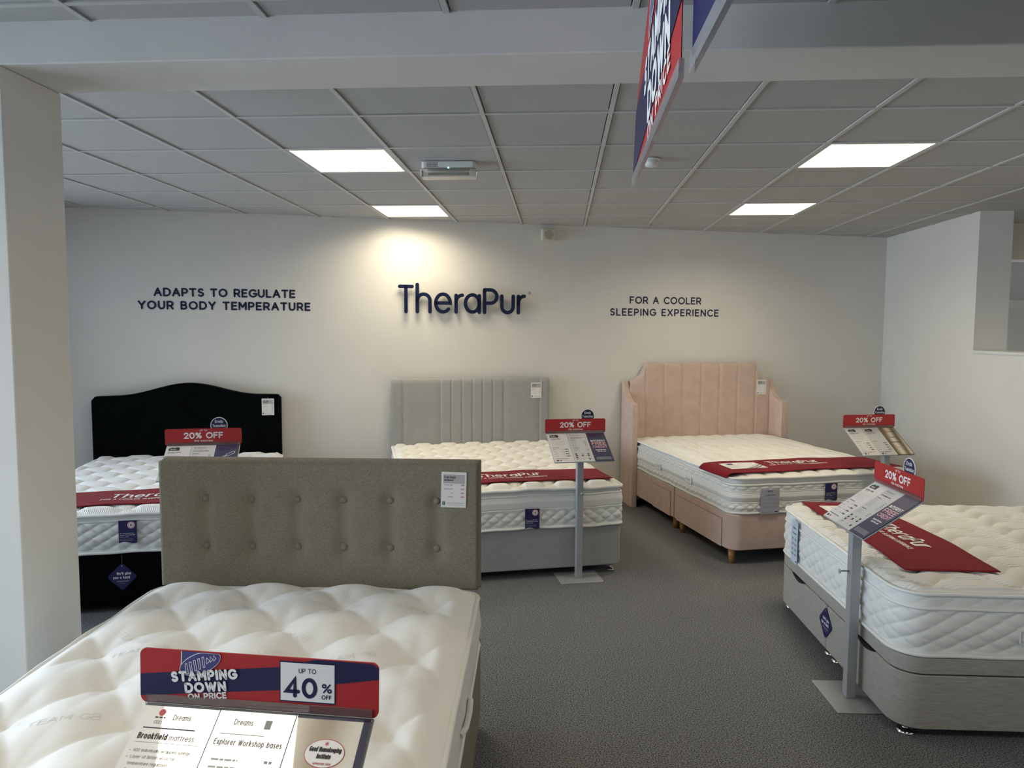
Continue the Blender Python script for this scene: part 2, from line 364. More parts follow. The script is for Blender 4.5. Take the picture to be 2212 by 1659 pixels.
def text(mb, s, x, y, size, wt, m, z=0, align='l', track=.26, angle=0, cap=3, width=None, depth=0, slant=0, sx=1):
    """lettering in the local xy plane, baseline at (x, y), cap height = size"""
    sw = sum(G[c][0] for c in s); track = max(track, wt+.09)
    if width:
        track = (width/size-wt-sw)/max(1, len(s)-1)
        if track < wt+.08: track = wt+.08; sx = (width/size-wt-track*(len(s)-1))/sw
        if sx < .45: track = max(.05, track*.7); sx = max(.3, (width/size-wt-track*(len(s)-1))/sw)
    W = (sw*sx+track*(len(s)-1)+wt)*size
    x0 = wt*size/2 + (0 if align == 'l' else (-W/2 if align == 'c' else -W)); ca, sa = math.cos(angle), math.sin(angle)
    for c in s:
        wd, strokes = G[c]
        for pl in strokes:
            Q = [((px*sx+py*slant)*size+x0, (wt/2+py*(1-wt))*size) for px, py in pl]
            ribbon(mb, [(x+px*ca-py*sa, y+px*sa+py*ca) for px, py in Q], wt*size/2, m, z, cap, depth)
        x0 += (wd*sx+track)*size
class Print:                               # flat print on a sheet, local xy plane, z up out of the sheet
    def __init__(s, z=0): s.mb = MB(); s.z = z
    def zz(s, k): return s.z + .0004*k
    def rect(s, x0, y0, x1, y1, m, k=1): s.mb.add([(x0, y0, s.zz(k)), (x1, y0, s.zz(k)), (x1, y1, s.zz(k)), (x0, y1, s.zz(k))], [(0, 1, 2, 3)], m)
    def poly(s, pts, m, k=1): s.mb.add([(x, y, s.zz(k)) for x, y in pts], [tuple(range(len(pts)))], m)
    def disc(s, x, y, r, m, k=1, n=28, ry=None): s.poly([(x+r*math.cos(2*PI*i/n), y+(ry or r)*math.sin(2*PI*i/n)) for i in range(n)], m, k)
    def text(s, t, x, y, size, wt, m, k=2, **kw): text(s.mb, t, x, y, size, wt, m, s.zz(k), **kw)
    def line(s, pts, r, m, k=2): ribbon(s.mb, pts, r, m, s.zz(k))
    def fine(s, x0, x1, y, h, m, k=1, cover=1.0):       # a row of print too small to read: word-length dashes
        x = x0; e = x0+(x1-x0)*cover
        while x < e-.001:
            w = min(random.uniform(.004, .013), e-x); s.rect(x, y, x+w, y+h, m, k); x += w+.0022
    def build(s, name, parent, mtx=None, label=None):
        if mtx is not None: s.mb.xf(mtx)
        o = s.mb.build(name, parent, label=label); o['kind'] = 'stuff'; return o      # lettering too fine to pick apart

# ================================================================== ROOM
# floor
struct(MB().box(XL-.1, 6.6, -3.6, 9.2, -.05, 0, M['carpet']).build('floor'), 'dark grey loop pile carpet')
# ceiling: plenum slab, rails, individual tiles
def clip(poly, a, b, c):                    # keep a*x+b*y<=c
    out = []
    for i in range(len(poly)):
        p, q = poly[i], poly[(i+1) % len(poly)]; dp, dq = a*p[0]+b*p[1]-c, a*q[0]+b*q[1]-c
        if dp <= 0: out.append(p)
        if dp*dq < 0: t = dp/(dp-dq); out.append((p[0]+t*(q[0]-p[0]), p[1]+t*(q[1]-p[1])))
    return out
def room_clip(poly, beam=None):
    poly = clip(poly, NX, NY, WC); poly = clip(poly, 1, 0, XR); poly = clip(poly, -1, 0, -XL)
    return poly
ceil = struct(MB().box(XL-.1, 6.6, -3.6, 9.2, CZ+.03, CZ+.12, M['plenum']).build('ceiling'), 'suspended ceiling of grey mineral tiles in a white grid')
LAMPS = {(-1, 1), (-1, 4), (4, 1), (4, 4), (-1, -5), (4, -5)}
TI = .0155
full = MB().box(TI, GS-TI, TI, GS-TI, CZ+.004, CZ+.022, M['ceil']).mesh('ceiling_tile')
for i in range(-7, 8):
    for j in range(-10, 8):
        x0, y0 = GX+i*GS, GY+j*GS
        if (i, j) in LAMPS: continue
        if y0 < -1.0: continue
        p = [(x0+TI, y0+TI), (x0+GS-TI, y0+TI), (x0+GS-TI, y0+GS-TI), (x0+TI, y0+GS-TI)]
        q = room_clip(p)
        if y0 < BY1 and y0+GS > BY0:          # tiles stop at the beam
            q = clip(q, 0, 1, BY0) if y0 < BY0 else clip(q, 0, -1, -BY1)
        if len(q) < 3: continue
        area = abs(sum(q[k][0]*q[(k+1) % len(q)][1]-q[(k+1) % len(q)][0]*q[k][1] for k in range(len(q))))/2
        if area < .002: continue
        if area > .330: o = bpy.data.objects.new('ceiling_tile', full); o.location = (x0, y0, 0); COL.objects.link(o); o.parent = ceil
        else: MB().prism(q, CZ+.004, CZ+.022, M['ceil']).build('ceiling_tile', ceil)
MB().box(XL, XR, -3.5, GY-7*GS-.24, CZ+.004, CZ+.022, M['ceil']).build('ceiling_tile', ceil)['kind'] = 'stuff'
MB().box(XR+.27, 6.5, -3.5, 8.6, CZ+.004, CZ+.022, M['ceil']).box(XR, XR+.27, -3.5, 6.30, CZ+.004, CZ+.022, M['ceil']).build('ceiling_tile', ceil)['kind'] = 'stuff'
def rail(poly, z0=CZ-.001, z1=CZ+.012):
    q = room_clip(poly)
    if len(q) >= 3: MB().prism(q, z0, z1, M['rail']).build('grid_rail', ceil)
for i in range(-6, 8):
    x = GX+i*GS
    for (a, b) in ((-1.2, BY0), (BY1, 8.3)): rail([(x-.0105, a), (x+.0105, a), (x+.0105, b), (x-.0105, b)], CZ-.003)
for j in range(-7, 8):
    y = GY+j*GS
    if BY0-.02 < y < BY1+.02: continue
    rail([(XL, y-.0105), (XR, y-.0105), (XR, y+.0105), (XL, y+.0105)], CZ-.002)
# wall angle trim along the back wall
# walls
wb = MB(); p0, p1, p2, p3 = wpt(-6.2, 0), wpt(5.545, 0), wpt(5.7, -.15), wpt(-6.2, -.15)
wb.prism([p0, p1, p2, p3], 0, CZ+.03, M['paint']); struct(wb.build('wall_back'), 'pale painted back wall')
wr = MB(); wr.box(XR, XR+.27, 6.30, 8.2, 0, CZ+.03, M['paint']); wr.box(XR, XR+.27, -3.6, 6.30, 0, 1.53, M['paint'])
struct(wr.build('wall_right'), 'pale right wall with a wide opening above a half-height wall')
struct(MB().box(XR-.012, XR+.282, -3.6, 6.298, 1.53, 1.552, M['white_pl']).build('trim_1'), 'white sill capping the half-height wall')
wl = MB(); wl.box(XL-.2, XL, -3.6, 6.4, 0, WZ0, M['paint']); wl.box(XL-.2, XL, -3.6, 6.4, WZ1, CZ+.03, M['paint'])
ys = [-3.6]+[v for ab in WINS for v in ab]+[6.4]
for k in range(0, len(ys), 2): wl.box(XL-.2, XL, ys[k], ys[k+1], WZ0, WZ1, M['paint'])
struct(wl.build('wall_left'), 'shop-front wall with windows')
for i, (a, b) in enumerate(WINS):
    m = MB(); X0, X1 = XL-.14, XL-.08
    for (y0, y1, z0, z1) in ((a, a+.05, WZ0, WZ1), (b-.05, b, WZ0, WZ1), (a, b, WZ0, WZ0+.05), (a, b, WZ1-.05, WZ1)): m.box(X0, X1, y0, y1, z0, z1, M['frame'])
    wo = struct(m.build('window_%d' % (i+1)), 'grey framed shop window')
    MB().box(XL-.115, XL-.105, a+.05, b-.05, WZ0+.05, WZ1-.05, M['glass']).build('pane', wo)
struct(MB().box(XL-.2, 6.6, -3.75, -3.6, 0, CZ+.03, M['paint']).build('wall_front'))
# room beyond the opening
wf = MB(); wf.box(6.5, 6.65, -3.6, 9.2, 0, CZ+.03, M['paint']); wf.box(XR+.27, 6.5, 8.6, 8.75, 0, CZ+.03, M['paint'])
struct(wf.build('wall_far'), 'wall of the next room')
nb = MB(); nb.box(XR+.27, 6.5, 7.0, 7.25, 2.38, CZ+.03, M['paint_beam']); nb.box(XR+.9, 6.5, 8.2, 8.6, 1.98, 2.06, M['white_pl'])
struct(nb.build('trim_2'), 'beam and shelf edge in the next room')
struct(MB().box(XL-3, XL-.2, -6, 10, -.25, -.2, mat('pavement', (.45, .45, .44), .9, var=.1, vscale=3)).build('ground_outside'), 'pavement outside the shop front')
# beam and column
bm = MB(); bm.box(XL, XR+.27, BY0, BY1, BZ, CZ+.03, M['paint_beam']); struct(bm.build('beam', bevel=.006, seg=2), 'boxed-in plaster beam across the ceiling')
cm = MB(); cm.box(-2.27, -1.885, BY0, BY1, 0, BZ, M['paint']); struct(cm.build('column', bevel=.006, seg=2), 'square plaster column under the beam')
bb = MB(); a0, a1, a2, a3 = wpt(-5.5, 0), wpt(5.5, 0), wpt(5.5, .014), wpt(-5.5, .014)
bb.prism([a3, a2, a1, a0], 0, .1, M['white_pl']); struct(bb.build('baseboard_back'))

# ------------------------------------------------------------------ ceiling lights
lamp_lab = {(-1, 1): 'square lit ceiling panel beside the emergency light', (-1, 4): 'square lit ceiling panel close to the wall above the navy raised letters',
            (4, 1): 'large square lit ceiling panel beside the plaster beam, over the grey linen bed', (4, 4): 'square lit ceiling panel in front of the pink bed',
            (-1, -5): 'square lit ceiling panel above the taupe bed', (10, 2): 'added unseen light panel beyond the half-height wall, level with the linen bed', (10, 5): 'added unseen light panel beyond the wall beside the pink bed',
            (4, -5): 'square lit ceiling panel near the hanging banners, before the beam'}
for (i, j) in sorted(LAMPS)+[(10, 2), (10, 5)]:  # last two are unseen panels added to brighten the room beyond the opening
    x0, y0 = GX+i*GS, GY+j*GS
    t = empty('ceiling_light', lamp_lab.get((i, j), 'added unseen light panel in the room beyond the half-height wall'), 'ceiling light', (x0+.3, y0+.3, CZ), 0, 'square ceiling light panels')
    fr = MB(); o = .288; k = .272
    for (a, b, c, d) in ((-o, o, -o, -k), (-o, o, k, o), (-o, -k, -k, k), (k, o, -k, k)): fr.box(a, b, c, d, -.002, .02, M['rail'])
    fr.build('frame', t)
    MB().box(-k, k, -k, k, .004, .012, M['led']).build('diffuser', t)
    l = bpy.data.lights.new('panel_glow', 'AREA'); l.shape = 'SQUARE'; l.size = 2*k; l.energy = LED; l.color = (1.0, .87, .63); l.spread = math.radians(155)
    lo_ = bpy.data.objects.new('panel_glow', l); COL.objects.link(lo_); lo_.parent = t; lo_.location = (0, 0, .003)

# emergency light
t = empty('emergency_light', 'white bulkhead emergency light with clear cover and green indicator on the ceiling', 'light', (-.682, 4.40, CZ), .02)
m = MB(); m.prism(rrect(-.163, .163, -.05, .05, .02), -.045, 0, M['white_pl']); m.build('body', t, bevel=.004)
m = MB(); m.box(-.13, .13, -.035, .035, -.055, -.045, M['white_pl']); m.build('gear_tray', t, bevel=.003)
m = MB(); m.tube([(-.125, -.015, -.068), (.125, -.015, -.068)], .008, M['tube'], 10); m.build('lamp_tube', t, True)
m = MB(); m.prism(rrect(-.17, .17, -.056, .056, .02), -.092, -.04, M['clear']); m.build('cover', t, bevel=.006)
m = MB(); m.lathe([(.004, -.0005), (.004, .001)], 0, 0, mat('green_led', (.1, .9, .5), .4, emit=6, ecol=(.2, 1, .6)), 10); m.xf(Matrix.Translation((.002, -.0505, -.04)) @ Matrix.Rotation(PI/2, 4, 'X')); m.build('indicator', t)
P = Print(0)
for k in range(4): P.fine(-.13, -.06, .033-.007*k, .0035, M['p_ink'])
P.build('rating_label', t, Matrix.Translation((0, -.0507, -.045)) @ Matrix.Rotation(PI/2, 4, 'X'))
# smoke detector behind the banner
t = empty('smoke_detector', 'small white smoke detector on the ceiling behind the red banner', 'detector', (.53, 4.36, CZ))
m = MB(); m.lathe([(.05, -.012), (.052, 0)], 0, 0, M['white_pl'], 24); m.build('base', t, True)
m = MB(); m.lathe([(.018, -.046), (.034, -.042), (.04, -.03), (.044, -.012)], 0, 0, M['white_pl'], 24); m.build('head', t, True)
# wall speaker
px, py = wpt(1.78, .0)
t = empty('wall_speaker', 'small cream square loudspeaker with round grille high on the back wall', 'speaker', (px, py, 2.61), WANG)
m = MB(); m.slab(rrect(-.062, .062, -.055, .055, .008), -.07, 0, M['cream_pl']); m.build('case', t, bevel=.004)
m = MB(); m.slab([(.048*math.cos(2*PI*k/32), .048*math.sin(2*PI*k/32)) for k in range(32)], -.0725, -.069, M['cream_pl']); g = m.build('grille', t)
m = MB()
for k in range(-5, 6):
    hw = math.sqrt(max(0, .045**2-(k*.0082)**2)); m.box(-hw, hw, -.0732, -.0724, k*.0082-.0017, k*.0082+.0017, M['dark_pl'])
m.build('slots', g)
MB().tube([(.0, -.02, .05), (.0, -.02, .098)], .004, M['white_pl'], 6).build('cable', t)

# ------------------------------------------------------------------ wall lettering
RX = Matrix.Rotation(PI/2, 4, 'X')
def wall_letters(name, label, cat, lines, wt, m, zoff, depth=0, pins=False):
    (s0, z0) = lines[0][1], lines[0][2]
    px, py = wpt(s0, 0); t = empty(name, label, cat, (px, py, 0), WANG)
    for (s, sa, z, size, width, tr) in lines:
        track = (width/size-sum(G[c][0] for c in s))/(len(s)-1) if width else tr
        x = sa-s0
        for c in s:
            wd, st = G[c]
            if st:
                mb = MB()
                for pl in st: ribbon(mb, [(x+p*size, z+q*size) for p, q in pl], wt*size/2, m, zoff, 6, depth)
                mb.xf(RX); mb.build('letter', t)
            x += (wd+track)*size
    return t
wall_letters('wall_lettering', 'navy slogan ADAPTS TO REGULATE YOUR BODY TEMPERATURE on the back wall', 'lettering',
             [('ADAPTS TO REGULATE', -1.722, 1.985, .0595, 1.162, 0), ('YOUR BODY TEMPERATURE', -1.850, 1.872, .0595, 1.42, 0)], .275, M['navy_vinyl'], .002)
wall_letters('wall_lettering', 'navy slogan FOR A COOLER SLEEPING EXPERIENCE on the back wall', 'lettering',
             [('FOR A COOLER', 2.640, 1.978, .060, .757, 0), ('SLEEPING EXPERIENCE', 2.437, 1.858, .060, 1.155, 0)], .215, M['navy_vinyl'], .002)
# raised brand sign: rounded stroke letters standing off the wall
px, py = wpt(.354, 0); sign = empty('wall_sign', 'large navy raised letters reading TheraPur standing off the wall', 'sign', (px, py, 0), WANG)
def sign_letter(strokes, x, z0, size, pins):
    mb = MB()
    for pl in strokes: ribbon(mb, [(x+p*size, z0+q*size) for p, q in pl], .0165, M['navy_letter'], .055, 8, .014)
    mb.xf(RX); o = mb.build('letter', sign)
    for (p, q) in pins: MB().tube([(x+p*size, -.042, z0+q*size), (x+p*size, 0, z0+q*size)], .003, M['black'], 6).build('pin', o)
S = .235; ZB = 1.868
hk = .66
SL = [([[(0, .98), (.48, .98)], [(.24, .98), (.24, 0)]], .02, [(.05, .98), (.24, .05), (.43, .98)]),
      ([[(0, 1.06), (0, 0)], [(0, .45)]+arc(.25, .43, .25, .26, 180, 0, 10)+[(.5, 0)]], .18, [(0, 1), (0, .05), (.5, .05)]),
      ([[(.03, .35), (.58, .35)]+arc(.305, .35, .29, .35, 0, 318, 10)], .347, [(.3, .69), (.3, 0)]),
      ([[(0, hk), (0, 0)], [(0, .36)]+arc(.26, .4, .26, .27, 180, 92, 10)], .541, [(0, .05)]),
      ([arc(.29, .35, .28, .34, 0, 360, 10), [(.57, hk), (.57, 0)]], .627, [(.29, .68), (.57, .04)]),
      ([[(0, 0), (0, .9)], [(0, .9), (.24, .9)]+arc(.24, .635, .26, .265, 90, -90, 10)+[(0, .37)]], .811, [(0, .05), (.3, .9)]),
      ([[(0, hk), (0, .26)]+arc(.235, .25, .235, .25, 180, 360, 10)+[(.47, hk)]], .977, [(0, .6), (.47, .6)]),
      ([[(0, hk), (0, 0)], [(0, .36)]+arc(.25, .4, .25, .27, 180, 92, 10)], 1.138, [(0, .05)])]
for st, x, pins in SL: sign_letter(st, x, ZB, S, pins)
mb = MB(); ribbon(mb, arc(1.246, 2.055, .012, .012, 0, 360), .0014, M['navy_letter'], .055, 4, .004)
text(mb, 'R', 1.2415, 2.049, .012, .16, M['navy_letter'], .055, depth=.004)
mb.xf(RX); mb.build('registered_mark', sign)

# ================================================================== MATTRESSES
def smooth(x): x = np.clip(x, 0, 1); return x*x*(3-2*x)
def valley(d, w): return np.exp(-(d/w)**2)
def ogee(X, Y, p, lam, a, ph=0, skew=0):
    Yk = Y/p; XX = X + skew*Y
    def curve(k): return k + (1-2*(np.mod(k, 2)))*a*np.cos(2*PI*XX/lam + ph)
    k = np.floor(Yk); lo = curve(k)
    k = np.where(Yk < lo, k-1, k); hi = curve(k+1); k = np.where(Yk >= hi, k+1, k); lo, hi = curve(k), curve(k+1)
    th = np.maximum(hi-lo, 1e-4); f = np.clip((Yk-lo)/th, 0, 1)
    return np.sqrt(np.clip(4*f*(1-f), 0, 1))*np.minimum(1, th/1.2)**.6
def waves(X, Y, p, lam, a):
    U = X/p + a*np.sin(2*PI*Y/lam) + .35*a*np.sin(4*PI*Y/lam+1); f = U-np.floor(U)
    V = Y/(lam) + .12*np.sin(2*PI*X/p) + .5*np.mod(np.floor(U), 2); g = V-np.floor(V)
    return np.minimum(np.sqrt(np.clip(4*f*(1-f), 0, 1)), .35+.65*np.sqrt(np.clip(6*g*(1-g), 0, 1)))
def diamonds(Sx, Z, p, q):
    a = Sx/p+Z/q; b = Sx/p-Z/q
    return 1-np.clip(np.abs(np.sin(PI*a)*np.sin(PI*b)), 0, 1)**.38
def make_mattress(root, W, L, R, zb, zr, crown, eR, eD, topf, topm, prof, sidef, pip, step=.008, margin=.05, wob=.0):
    """root-local: x across, y from 0 (head) to -L (foot). prof(z)->outward offset; sidef(s, z)->extra offset"""
    nx, ny = int(W/step), int(L/step)
    x = np.linspace(-W/2, W/2, nx+1); y = np.linspace(-L/2, L/2, ny+1); X, Y = np.meshgrid(x, y)
    def warp(X, Y):
        ax, ay = np.abs(X)-(W/2-R), np.abs(Y)-(L/2-R); c = (ax > 0) & (ay > 0)
        h = np.hypot(ax, ay); sc = np.where(c & (h > 0), np.maximum(ax, ay)/np.maximum(h, 1e-9), 1)
        X2 = np.where(c, np.sign(X)*(W/2-R+ax*sc), X); Y2 = np.where(c, np.sign(Y)*(L/2-R+ay*sc), Y); return X2, Y2
    d = np.minimum(W/2-np.abs(X), L/2-np.abs(Y)); t = np.clip(1-d/eR, 0, 1)
    Xw, Yw = warp(X, Y)
    Z = zr + eD*np.sqrt(np.clip(1-t*t, 0, 1)) + crown*(1-(2*X/W)**2)*(1-(2*Y/L)**2) + topf(X, Y)*smooth(d/margin)
    V = [np.stack([Xw, Yw-L/2, Z], -1).reshape(-1, 3)]
    idx = np.arange((nx+1)*(ny+1)).reshape(ny+1, nx+1)
    F = [np.stack([idx[:-1, :-1], idx[:-1, 1:], idx[1:, 1:], idx[1:, :-1]], -1).reshape(-1, 4)]
    ring = np.concatenate([idx[0, :-1], idx[:-1, -1], idx[-1, :0:-1], idx[:0:-1, 0]])     # ccw from above
    P = V[0][ring]; px, py = P[:, 0], P[:, 1]+L/2
    ax, ay = np.abs(px)-(W/2-R), np.abs(py)-(L/2-R)
    nxv = np.where((ax > -1e-6) & (ay > -1e-6), np.sign(px)*ax, np.where(ax > ay-(0), np.sign(px), 0.)); nyv = np.where((ax > -1e-6) & (ay > -1e-6), np.sign(py)*ay, np.where(ay > ax, np.sign(py), 0.))
    onx = (np.abs(np.abs(px)-W/2) < 1e-6); ony = (np.abs(np.abs(py)-L/2) < 1e-6); cor = (ax > 1e-6) & (ay > 1e-6)
    nxv = np.where(cor, np.sign(px)*ax, np.where(onx, np.sign(px), 0.)); nyv = np.where(cor, np.sign(py)*ay, np.where(ony & ~onx, np.sign(py), 0.))
    nl = np.hypot(nxv, nyv); nxv /= nl; nyv /= nl
    seg = np.hypot(*(np.roll(P[:, :2], -1, 0)-P[:, :2]).T); s = np.concatenate([[0], np.cumsum(seg)[:-1]])
    N = len(ring); zs = np.linspace(zr, zb, max(6, int((zr-zb)/.004)))[1:]
    prev = ring; base = len(V[0]); sides = []
    wv = wob*(np.sin(s*9)+.6*np.sin(s*23+1))
    for k, z in enumerate(zs):
        off = prof(z) + sidef(s, z); sides.append(np.stack([P[:, 0]+nxv*off, P[:, 1]+nyv*off, np.full(N, z)+wv*smooth((z-zb)/.05)], -1))
        cur = base+k*N+np.arange(N); F.append(np.stack([np.roll(prev, -1), prev, cur, np.roll(cur, -1)], -1)); prev = cur
    V += sides
    nb = len(np.concatenate(V)); V.append(np.array([[0, -L/2, zb]]))
    e = np.arange(0, N-1, 2); F.append(np.stack([prev[e], np.full(len(e), nb), prev[(e+2) % N], prev[(e+1) % N]], -1))
    V = np.concatenate(V); F = np.concatenate(F)
    body = from_np('mattress_body', V, F, [topm, M['border']], root)
    nt = nx*ny; mi = np.ones(len(F), np.int32); mi[:nt] = 0; body.data.polygons.foreach_set('material_index', mi)
    for (z, off, r) in pip:
        m = MB(); pts = [(P[i, 0]+nxv[i]*off, P[i, 1]+nyv[i]*off, z+wv[i]) for i in range(0, N, 2)]
        m.tube(pts, r, M['piping'], 8, True); m.build('piping', root, True)
    def ztop(X, Y):                     # top height without the quilting, root-local
        Y = Y+L/2; d = np.minimum(W/2-np.abs(X), L/2-np.abs(Y)); t = np.clip(1-d/eR, 0, 1.0)
        return zr + eD*np.sqrt(np.clip(1-t*t, 0, 1)) + crown*(1-(2*X/W)**2)*(1-(2*Y/L)**2) - np.clip(-d, 0, 1)*1.2
    return ztop
def lerp_prof(pts):
    zs = [p[0] for p in pts]; os_ = [p[1] for p in pts]
    return lambda z: float(np.interp(z, zs, os_))
def make_runner(label, root_loc, rz, x0, x1, y0, y1, zf, lift, wave, pic=None, txt=None, skew=0):
    t = empty('bed_runner', label, 'bed runner', root_loc, rz, 'red felt bed runners across the mattresses')
    nx, ny = 80, 26; x = np.linspace(x0, x1, nx+1); y = np.linspace(y0, y1, ny+1); X, Y = np.meshgrid(x, y)
    Yw = Y + .012*np.sin(X*5+1) + skew*X
    def hz(X, Y): return zf(X, Y) + lift + wave*(np.sin(X*17+Y*5)*.5+.5*np.sin(X*9-2+Y*11))
    Z = hz(X, Yw)
    top = np.stack([X, Yw, Z], -1).reshape(-1, 3); bot = top.copy(); bot[:, 2] -= .004
    idx = np.arange((nx+1)*(ny+1)).reshape(ny+1, nx+1); n = idx.size
    F = [np.stack([idx[:-1, :-1], idx[:-1, 1:], idx[1:, 1:], idx[1:, :-1]], -1).reshape(-1, 4)]
    F.append(F[0][:, ::-1]+n)
    ring = np.concatenate([idx[0, :-1], idx[:-1, -1], idx[-1, :0:-1], idx[:0:-1, 0]]); r2 = np.roll(ring, -1)
    F.append(np.stack([r2, ring, ring+n, r2+n], -1))
    from_np('felt', np.concatenate([top, bot]), np.concatenate(F), M['red_felt'], t)
    P = Print(0); MAXSEG[0] = .012
    if pic:
        a, b = pic
        for i in range(20):
            for j in range(14): P.rect(a+.015*i, b+.015*j, a+.015*(i+1), b+.015*(j+1), M['p_wh'], 1)
        P.line([(a+.155, b+.006), (a+.22, b+.045), (a+.292, b+.115)], .010, M['p_mid'], 2); P.line([(a+.20, b+.006), (a+.25, b+.035), (a+.292, b+.078)], .006, M['p_ink'], 2); P.line([(a+.13, b+.008), (a+.20, b+.055), (a+.29, b+.15)], .003, M['p_pale'], 2)
        for k in range(4): P.line([(a+.02, b+.06+.02*k), (a+.10+.02*(k % 2), b+.06+.02*k)], .0022, M['p_mid'], 2)
        for k in range(4): P.line([(a+.05, b+.15+.011*k), (a+.09, b+.15+.011*k)], .006, M['p_navyflat'], 2)
    if txt:
        a, b, sc = txt
        P.text('TheraPur', a, b+.055*sc, .105*sc, .13, M['p_wh'], 1, width=.47*sc, cap=4)
        P.text('FOR A COOLER SLEEPING EXPERIENCE', a-.03*sc, b, .028*sc, .16, M['p_wh'], 1, width=.53*sc)
    MAXSEG[0] = None
    # subdivide-free projection of the print on the waving cloth
    V = P.mb.v
    for i, (vx, vy, vz) in enumerate(V):
        vy2 = vy + .012*math.sin(vx*5+1)+skew*vx
        P.mb.v[i] = (vx, vy2, float(hz(np.array(vx), np.array(vy2)))+vz+.0018)
    if V: P.build('printed_lettering', t)
    return t
SHEET3 = {}
def price_card(label, loc, rz, title, sub, prices=True):
    """A6 card hanging flat on a headboard; local x right, z up, front at -y"""
    t = empty('price_card', label, 'price card', loc, rz, 'price cards hanging on the headboards')
    MB().slab([(-.052, -.074), (.052, -.074), (.052, .074), (-.052, .074)], -.0012, 0, M['p_white']).build('card', t)
    P = Print(0); P.rect(-.044, .026, .044, .064, M['p_pale'], 1)
    P.text(title, -.04, .047, .0105, .17, M['p_ink'], 2, width=.046); P.text(sub, -.04, .037, .007, .2, M['p_ink'], 2, width=.037)
    for k, (nm, pr) in enumerate((('Small Single Single', '£119'), ('Small Double Double', '£149'), ('King', '£169'), ('Super King', '£199'))):
        y = .018-.0165*k; P.text(nm, -.005, y, .0042, .16, M['p_mid'], 1, align='r', width=.0019*len(nm)); P.text(pr, .043, y-.001, .0058, .2, M['p_redink'], 1, align='r', width=.0135)
    P.rect(-.046, -.064, -.034, -.050, M['p_teal'], 1); P.disc(-.04, -.0565, .0032, M['p_pale'], 2, 10); P.rect(-.0405, -.062, -.0395, -.058, M['p_pale'], 2)
    P.fine(-.026, .043, -.057, .0022, M['p_mid']); P.fine(-.026, .043, -.062, .0014, M['p_pale']); P.fine(-.018, .043, -.0655, .0014, M['p_pale'])
    P.build('print', t, Matrix.Translation((0, -.0012, 0)) @ RX)
    MB().tube([(0, -.0006, .07), (0, -.0006, .086), (.001, .0, .09)], .0006, M['p_mid'], 4).build('hanger', t)
    return t
def swing_tag(label, loc, rz):
    """diamond tag on a string, front at -y, centre at loc"""
    t = empty('swing_tag', label, 'swing tag', loc, rz, 'indigo diamond swing tags')
    q = rrect(-.06, .06, -.06, .06, .016, 4); c = math.sqrt(.5); pts = [((a-b)*c, (a+b)*c) for a, b in q]
    MB().slab(pts, -.0015, 0, M['p_tag']).build('card', t)
    P = Print(0); P.text("We'll give", -.03, .012, .017, .2, M['p_wh'], 1, width=.078, sx=1); P.text('you a hand', -.05, -.012, .017, .2, M['p_wh'], 1, width=.092)
    P.fine(-.03, .04, -.025, .0022, M['p_pale']); P.fine(-.03, .035, -.031, .0022, M['p_pale']); P.fine(-.02, .02, -.042, .0016, M['p_mid'])
    P.disc(0, .066, .003, M['p_wh'], 1, 10)
    P.build('print', t, Matrix.Translation((0, -.0015, 0)) @ RX)
    MB().tube([(0, -.0008, .066), (0, -.0004, .10), (0, .0, .135)], .0007, M['p_mid'], 4).build('string', t)
    return t
def flag_label(root, x, y, z, h=.14, w=.1, cut=0):
    """indigo 'replace your mattress' flag on the mattress border, facing -y"""
    m = MB(); n = 12; pts = [(x-w/2, z-h/2+.012-.012*math.cos(PI*k/n)*1.0) for k in range(1)]
    bot = [(x-w/2+w*k/n, z-h/2+.006+.006*math.sin(2*PI*k/n-.4)) for k in range(n+1)]
    m.slab(bot+[(x+w/2, z+h/2), (x-w/2, z+h/2)], y-.002, y, M['p_tag']); o = m.build('care_label', root, label='indigo care label with a round red and white 8-year badge')
    P = Print(0); P.disc(x+w*.2, z+h*.30, w*.22, M['p_redink'], 1); P.disc(x+w*.2, z+h*.30, w*.2, M['p_wh'], 2); P.disc(x+w*.2, z+h*.30, w*.185, M['p_pink'], 3); P.disc(x+w*.2, z+h*.30, w*.125, M['p_wh'], 4)
    P.text('8', x+w*.2, z+h*.255, h*.095, .22, M['p_ink'], 5, align='c')
    for k, sx in enumerate(('We recommend you', 'replace your mattress', 'every 8 years')): P.text(sx, x-w*.44, z-h*.07-h*.075*k, h*.036, .2, M['p_wh'], 1, width=w*(.78, .84, .5)[k])
    for k in range(2): P.fine(x-w*.44, x+w*.3, z-h*(.31+.06*k), h*.018, M['p_mid'])
    P.build('print', o, Matrix.Translation((0, y-.002, 0)) @ RX)

# ================================================================== BEDS
def feet(root, pts, r=.03, h=.05):
    for (x, y) in pts:
        m = MB(); m.lathe([(r, 0), (r*1.02, .006), (r*.75, .014), (r*.35, .018), (r*.35, h-.012), (r*.55, h-.01), (r*.6, h)], x, y, M['chrome'], 20); m.build('glider_foot', root, True)

